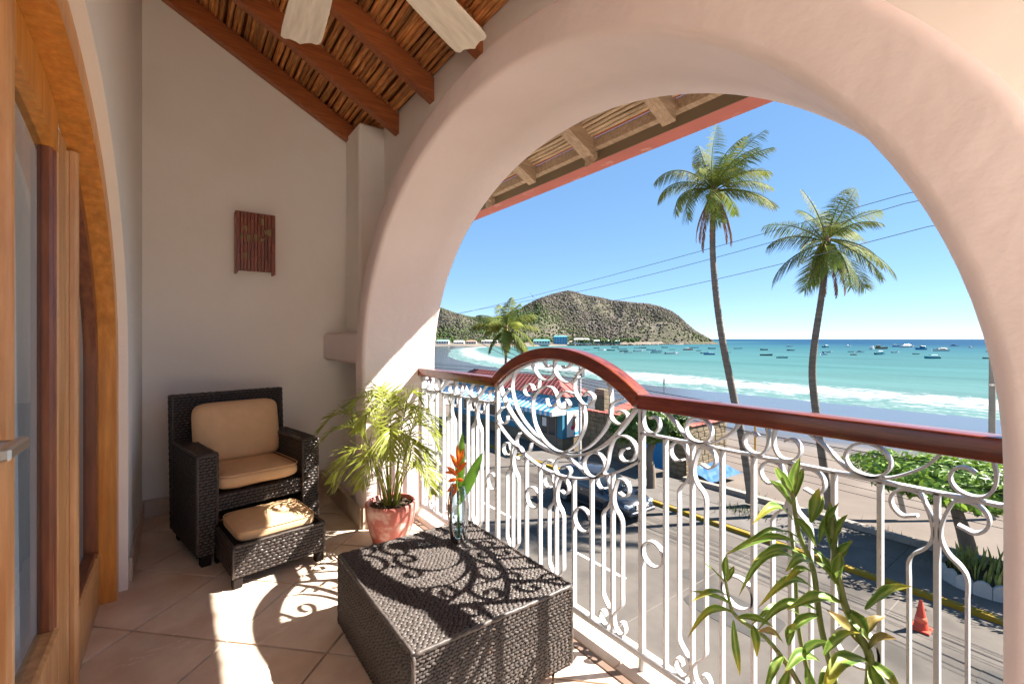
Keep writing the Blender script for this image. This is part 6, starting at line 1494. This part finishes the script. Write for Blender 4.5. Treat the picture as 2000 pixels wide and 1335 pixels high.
# local x: forward, y: left, z up ; length 4.7
sta = [(-2.35, .62, .55, .70, .72), (-2.30, .40, .98, .82, .84), (-2.15, .32, 1.05, .88, .88), (-1.7, .28, 1.08, .91, .90), (-.9, .26, 1.06, .92, .90), (.2, .26, 1.04, .92, .90), (.95, .26, 1.02, .92, .89), (1.5, .28, .97, .91, .86), (1.95, .32, .90, .88, .82), (2.22, .36, .80, .82, .76), (2.33, .42, .62, .72, .68)]
P = []
for x, zb, zt_, wb, wt_ in sta:
    P.append([(x, -wb * .9, zb), (x, -wb, zb + .12), (x, -wb * 1.0, (zb + zt_) / 2 + .05), (x, -wt_, zt_ - .07), (x, -wt_ * .9, zt_), (x, 0, zt_ + .025), (x, wt_ * .9, zt_), (x, wt_, zt_ - .07), (x, wb, (zb + zt_) / 2 + .05), (x, wb, zb + .12), (x, wb * .9, zb)])
mb = MB().grid(P); mb.flat(P[0]); mb.flat(P[-1][::-1]); body = obj('body', mb, M_paintcar, car); smooth_by_angle(body, 45)
gs = [(-2.12, .99, .80, 1.10, .78), (-1.85, 1.0, .84, 1.52, .66), (-1.45, 1.0, .85, 1.66, .64), (-.5, 1.0, .86, 1.71, .66), (.15, 1.0, .86, 1.66, .66), (.55, 1.0, .86, 1.42, .72), (1.02, .98, .85, 1.04, .80)]
P = [[(x, -w0, z0), (x, -(w0 * .45 + w1 * .55), z0 + (z1 - z0) * .55), (x, -w1, z1 - .04), (x, -w1 * .85, z1), (x, 0, z1 + .02), (x, w1 * .85, z1), (x, w1, z1 - .04), (x, (w0 * .45 + w1 * .55), z0 + (z1 - z0) * .55), (x, w0, z0)] for x, z0, w0, z1, w1 in gs]
mb = MB().grid(P); mb.flat(P[0]); mb.flat(P[-1][::-1]); rfm = obj('cabin', mb, M_paintcar, car); smooth_by_angle(rfm, 50)
def cpt(i, f, s_, out=.006):   # point on the cabin side between stations
    x, z0, w0, z1, w1 = gs[i]; z = z0 + (z1 - z0) * f; w_ = w0 + (w1 - w0) * f + out; return (x, s_ * w_, z)
for s_ in (-1, 1):
    for (i0, i1, m0, m1) in ((1, 2, .16, .84), (2, 3, .12, .84), (3, 4, .12, .84), (4, 5, .12, .80)):
        a0, a1, b0_, b1 = cpt(i0, m0, s_), cpt(i0, m1, s_), cpt(i1, m0, s_), cpt(i1, m1, s_); q = [a0, b0_, b1, a1]
        c = sum((Vector(p) for p in q), Vector()) / 4; q = [tuple(c + (Vector(p) - c) * .95 + Vector((0, s_ * .004, 0))) for p in q]; obj('side_window', MB().flat(q), M_carglass, car)
    obj('door_handle', MB().bbox(-.35, -.18, s_ * .925 - .015, s_ * .925 + .015, .86, .89, .005), M_chrome, car); obj('mirror', MB().bbox(.70, .86, s_ * 1.0 - .1, s_ * 1.0 + .08, 1.0, 1.15, .03), M_paintcar, car)
    obj('headlight', MB().bbox(2.02, 2.27, s_ * .66 - .17, s_ * .66 + .17, .66, .80, .04), M_lamp, car); obj('tail_light', MB().bbox(-2.345, -2.2, s_ * .74 - .11, s_ * .74 + .11, .82, 1.08, .03), M_tail, car)
    obj('sill_trim', MB().bbox(-1.0, 1.0, s_ * .91 - .02, s_ * .91 + .02, .24, .34, .01), M_trimb, car)
    for x in (-1.42, 1.40):
        obj('wheel_arch', MB().lathe([(0, 0), (.41, 0), (.41, .02), (0, .02)], 24, M=Matrix.Translation((x, s_ * .915, .40)) @ Matrix.Rotation(R(-90 * s_), 4, 'X')), M_trimb, car)
        Mw = Matrix.Translation((x, s_ * .80, .345)) @ Matrix.Rotation(R(-90 * s_), 4, 'X')
        wh = empty('wheel', (0, 0, 0)); wh.parent = car
        obj('tyre', MB().lathe([(.21, .0), (.33, .0), (.345, .04), (.345, .14), (.33, .165), (.23, .17), (.21, .15)], 28, M=Mw), M_tyre, wh, smooth=True)
        mb = MB().lathe([(.235, .10), (.235, .165), (.215, .165), (.205, .12), (.0, .105)], 28, M=Mw)
        for k in range(10):
            a = 2 * math.pi * k / 10; mb.box(.03, .215, -.022, .022, .125, .158, Mw @ Matrix.Rotation(a, 4, 'Z'))
        mb.lathe([(0, .165), (.05, .165), (.055, .12)], 12, M=Mw); obj('rim', mb, M_rim, wh)
a0, a1, b0_, b1 = (gs[5][0] + .015, -gs[5][4] * .92, gs[5][3] - .01), (gs[5][0] + .015, gs[5][4] * .92, gs[5][3] - .01), (gs[6][0] + .02, -gs[6][2] * .9, gs[6][3] + .0), (gs[6][0] + .02, gs[6][2] * .9, gs[6][3])
top0, top1 = (gs[4][0] + .06, -gs[4][4] * .85, gs[4][3] + .012), (gs[4][0] + .06, gs[4][4] * .85, gs[4][3] + .012)
up_ = Vector((.02, 0, .02)); obj('windscreen', MB().grid([[Vector(top0) + up_, Vector(top1) + up_], [Vector(a0) + up_, Vector(a1) + up_], [Vector(b0_) + up_, Vector(b1) + up_]]), M_carglass, car)
obj('rear_window', MB().flat([(-2.09, -.66, 1.16), (-1.93, -.60, 1.44), (-1.93, .60, 1.44), (-2.09, .66, 1.16)]).xf(Matrix.Translation((-.04, 0, .02))), M_carglass, car)
gr = obj('grille', MB().bbox(2.26, 2.345, -.42, .42, .58, .76, .02), M_trimb, car)
for k in range(3): obj('grille_bar', MB().bbox(2.34, 2.355, -.40, .40, .60 + k * .055, .615 + k * .055, .004), M_chrome, gr)
obj('bumper', MB().bbox(2.22, 2.38, -.80, .80, .36, .52, .04), M_paintcar, car); obj('number_plate', MB().bbox(2.381, 2.39, -.2, .2, .42, .52, .003), M_poster, car)

# ------------------------------------------------------------------ traffic cone
M_cone = mat('orange_cone_plastic', (0.562, 0.058, 0.023), .55, .4, vary=.06, vscale=6, stain=((.35, .05, .03), 9, .66, .74))
cn = empty('traffic_cone', (15.7, 3.27, ZS)); tag(cn, 'orange traffic cone standing on the street near the kerb', 'cone')
obj('base', MB().bbox(-.21, .21, -.21, .21, .006, .055, .015), M_cone, cn); obj('cone', MB().lathe([(.165, .05), (.155, .07), (.035, .76), (.025, .775), (0, .775)], 24), M_cone, cn, smooth=True); obj('collar', MB().lathe([(.128, .22), (.133, .225), (.112, .35), (.107, .35)], 24), mat('cone_collar', (.75, .13, .06), .5, .4), cn, smooth=True)

# ------------------------------------------------------------------ poles, wires, small things
M_conc = mat('concrete_pole', (.34, .30, .25), .9, .2, vary=.15, vscale=3); M_wire = mat('cable_black', (.015, .015, .016), .6, .3); M_wireg = mat('cable_grey', (.10, .11, .12), .6, .3)
p = wp(1938, 20, 0); up1 = empty('utility_pole', (p.x, p.y, -6.3)); tag(up1, 'bare concrete utility pole at the right edge of the bay', 'pole')
obj('shaft', MB().tube([(0, 0, -.5), (0, 0, 7.62)], [.14, .10], 12), M_conc, up1); obj('clamp', MB().lathe([(.115, 5.5), (.13, 5.5), (.13, 5.6), (.115, 5.6)], 12), M_steel, up1)
obj('insulator', MB().tube([(0.1, 0, 5.9), (.4, 0, 5.7), (.45, .0, 5.3), (.2, 0, 5.1)], .03, 6), M_poster, up1)
pp = Vector((19.75, 19.9, GZ)); up2 = empty('shop_pole', pp); tag(up2, 'pale metal service pole at the corner of the shop', 'pole')
obj('shaft', MB().tube([(0, 0, -.1), (0, 0, 5.9)], .085, 12), mat('pole_paint', (.5, .5, .5), .5, .4), up2)
for k in range(3): obj('bracket', MB().bbox(-.22, .22, -.03, .03, 5.0 + k * .3, 5.05 + k * .3, .01), M_wire, up2)
obj('meter_box', MB().bbox(-.15, .15, -.28, -.1, 5.2, 5.7, .02), M_wireg, up2)
tag(obj('yellow_post', MB().tube([wp(1475, 27, -6.1), wp(1475, 27, v=828)], .06, 8), mat('yellow_post_paint', (.55, .30, .03), .6, .3)), 'thin yellow post standing in the sand between the palms', 'post')
tag(obj('leaning_post', MB().tube([wp(1765, 19.5, -6.2), wp(1737, 19.5, v=884)], .10, 8), M_conc), 'short grey post leaning in the sand above the clipped tree', 'post')
def wire(name, pts, r, label, sag=0.0, m=None, group=None):
    P_ = [Vector(q) for q in pts]; out = []
    for a, b in zip(P_[:-1], P_[1:]):
        for i in range(16):
            t = i / 16; q = a.lerp(b, t); q.z -= sag * 4 * t * (1 - t); out.append(q)
    out.append(P_[-1]); tag(obj(name, MB().tube(out, r, 5), m or M_wire), label, 'wire', group)
wire('power_line', [(17, -14, 6.6), (17, 4, 5.45), (17, 29.6, 3.16), (17, 62, 2.6)], .011, 'highest thin power line across the sky', .12, M_wireg, 'power lines across the sky')
wire('power_line', [(17, -14, 6.2), (17, 3.9, 5.18), (17, 17.2, 3.75), (17, 62, 2.2)], .011, 'middle thin power line across the sky', .12, M_wireg, 'power lines across the sky')
wire('power_line', [(17, -14, 5.2), (17, 3.4, 4.41), (17, 14.5, 3.13), (17, 62, 1.9)], .011, 'lowest thin power line across the sky', .10, M_wireg, 'power lines across the sky')
rnd = random.Random(12); G_ = 'cables strung low along the street'
for k in range(14):
    za = 5.2 - k * .17 + GZ; zb = -1.25 - k * .20 + rnd.uniform(-.06, .06)
    wire('street_cable', [(19.75 - .05 * k, 19.9, za), (18.9 - .06 * k + rnd.uniform(-.3, .3), -3, zb)], .016 if k in (0, 2, 5) else .0085, nth('dark cable strung low along the street, %s from the top'), rnd.uniform(.25, .6), None, G_)
for k in range(8):
    za = 5.5 - k * .06 + GZ; wire('street_cable', [(19.7, 19.9, za), (14 + rnd.uniform(-2, 1), 60, za + rnd.uniform(.2, 1.5))], .010, nth('dark cable from the shop pole up the street, %s from the top'), .5, None, 'cables beyond the shop pole')
for k in range(3):
    a = wp(852, 15, v=606 + k * 6); wire('drop_cable', [a, Vector((19.7, 19.9, GZ + 5.4 - .15 * k))], .012, nth('black cable dropping from upper left to the shop pole, %s from the top'), .25 + .1 * k, None, 'service drop cables')
for k in range(4):
    wire('cross_cable', [(19.7, 19.9, GZ + 4.9 - .2 * k), wp(1500 + 90 * k, 34, -5.6 + .2 * k)], .008, nth('thin cable from the shop pole to the beach, %s from the left'), .2, None, 'cables toward the beach')
# worn patches on the street, manhole, grass at the palm foot
M_patch = mat('asphalt_patch', (.06, .055, .05), .9, .2, vary=.2, vscale=3, bump=.3, bscale=20)
for k, (px_, py_, w_, l_, lab) in enumerate(((12.5, 6.6, 1.5, 2.4, 'dark asphalt repair patch in the street before the car'), (8.2, 5.0, 1.1, 3.2, 'long dark repair patch near the middle of the street'), (14.6, 1.4, .9, 1.3, 'small dark repair patch beside the traffic cone'))):
    poly = [(px_ + w_ * (.5 + .06 * nz(a * 3.1, k)) * math.copysign(abs(math.cos(a)) ** .4, math.cos(a)), py_ + l_ * .5 * math.copysign(abs(math.sin(a)) ** .4, math.sin(a)) * (1 + .06 * nz(a * 2.3, k + 5))) for a in [6.2832 * i / 28 for i in range(28)]]
    tag(obj('road_patch', MB().prism(poly, ZS + .003, ZS + .009), M_patch), lab, 'road patch', kind='structure')
mh = obj('manhole_cover', MB().lathe([(0, .014), (.28, .014), (.30, .010), (.36, .010), (.38, .002)], 28, c=(13.4, 8.4, ZS)), M_patch); tag(mh, 'round iron manhole cover set in the street', 'manhole cover')
M_grass = mat('beach_grass', (.05, .085, .022), .8, .2, vary=.3, vscale=4)
gm = MB(); rnd = random.Random(31)
for (gx, gy), nn_ in (((wp(1460, 19.6, 0).x, wp(1460, 19.6, 0).y), 260), ((21.9, 6.0), 90), ((22.0, 11.0), 120), ((wp(1612, 18.9, 0).x, wp(1612, 18.9, 0).y), 120)):
    for k in range(nn_):
        b_ = Vector((gx + rnd.gauss(0, .38), gy + rnd.gauss(0, .5), 0)); b_.z = beach_z(b_.x, b_.y) - .03; t_ = b_ + Vector((rnd.uniform(-.15, .15), rnd.uniform(-.15, .15), rnd.uniform(.14, .36))); sd = Vector((rnd.uniform(-1, 1), rnd.uniform(-1, 1), 0)).normalized() * .018
        o = len(gm.v); gm.v += [tuple(b_ - sd), tuple(b_ + sd), tuple(t_)]; gm.f.append((o, o + 1, o + 2))
tag(obj('grass', gm, M_grass), 'small green grass tufts on the sand by the palms', 'grass', kind='stuff')
# bird
bd = empty('bird', wp(1040, 55, v=578)); tag(bd, 'small seabird gliding above the headland', 'bird')
mb = MB(); mb.grid([[(-.05, y, .10 * abs(y) * 2 + .0 - .25 * max(0, abs(y) - .25)), (.08, y, .10 * abs(y) * 2 - .25 * max(0, abs(y) - .25))] for y in (-.55, -.4, -.25, -.1, 0, .1, .25, .4, .55)]); mb.tube([(-.22, 0, 0), (-.1, 0, 0), (.1, 0, 0), (.2, 0, .0)], [.01, .05, .05, .015], 6)
ob = obj('body', mb, mat('bird_feathers', (.12, .11, .10), .8, .2), bd); ob.rotation_euler = (R(50), R(20), R(40))

# ------------------------------------------------------------------ person on the wet sand
def skin_person(name, loc, rz, label, J, radii, edges, matl, scale=1.0):
    me = bpy.data.meshes.new(name); me.from_pydata(J, edges, []); o = bpy.data.objects.new(name, me); C.objects.link(o)
    sk_ = o.modifiers.new('skin', 'SKIN'); me.skin_vertices
    for i, r in enumerate(radii): me.skin_vertices[0].data[i].radius = (r, r)
    me.skin_vertices[0].data[0].use_root = True
    sb_ = o.modifiers.new('sub', 'SUBSURF'); sb_.levels = 1; sb_.render_levels = 1
    me.materials.append(matl); o.location = loc; o.rotation_euler = (0, 0, rz); return o
pdep = 88.0; pz = beach_z(wp(1297, pdep, 0).x, wp(1297, pdep, 0).y)
per = empty('person', wp(1297, pdep, pz)); per.rotation_euler = (0, 0, R(40)); tag(per, 'person in dark clothes walking on the wet sand', 'person')
J = [(0, 0, .95), (0, 0, 1.2), (0, 0, 1.42), (0, 0, 1.52), (0, .02, 1.66), (-.17, 0, 1.40), (-.22, .08, 1.15), (-.20, .18, .92), (.17, 0, 1.40), (.22, -.06, 1.15), (.20, .02, .92), (-.09, 0, .88), (-.10, .16, .5), (-.10, .12, .06), (-.10, .24, .03), (.09, 0, .88), (.10, -.08, .5), (.10, -.24, .08), (.10, -.14, .03)]
Rr = [.13, .13, .13, .06, .10, .06, .045, .035, .06, .045, .035, .09, .065, .045, .04, .09, .065, .045, .04]
E = [(0, 1), (1, 2), (2, 3), (3, 4), (2, 5), (5, 6), (6, 7), (2, 8), (8, 9), (9, 10), (0, 11), (11, 12), (12, 13), (13, 14), (0, 15), (15, 16), (16, 17), (17, 18)]
try:
    po = skin_person('body', (0, 0, 0), 0, '', J, Rr, E, mat('dark_clothes', (.03, .035, .05), .8, .2)); po.parent = per
except Exception as ex:
    mb = MB(); [mb.tube([J[a], J[b]], [Rr[a], Rr[b]], 8) for a, b in E]; po = obj('body', mb, mat('dark_clothes', (.03, .035, .05), .8, .2), per)
obj('head', MB().lathe([(0, -.11), (.06, -.09), (.085, 0), (.075, .08), (0, .12)], 10, c=(0, .02, 1.66)), mat('person_skin', (.25, .15, .1), .7, .3), per, smooth=True)
obj('hair', MB().lathe([(.088, .0), (.09, .05), (.06, .115), (0, .13)], 10, c=(0, .005, 1.66)), mat('person_hair', (.02, .015, .01), .8, .2), per, smooth=True)
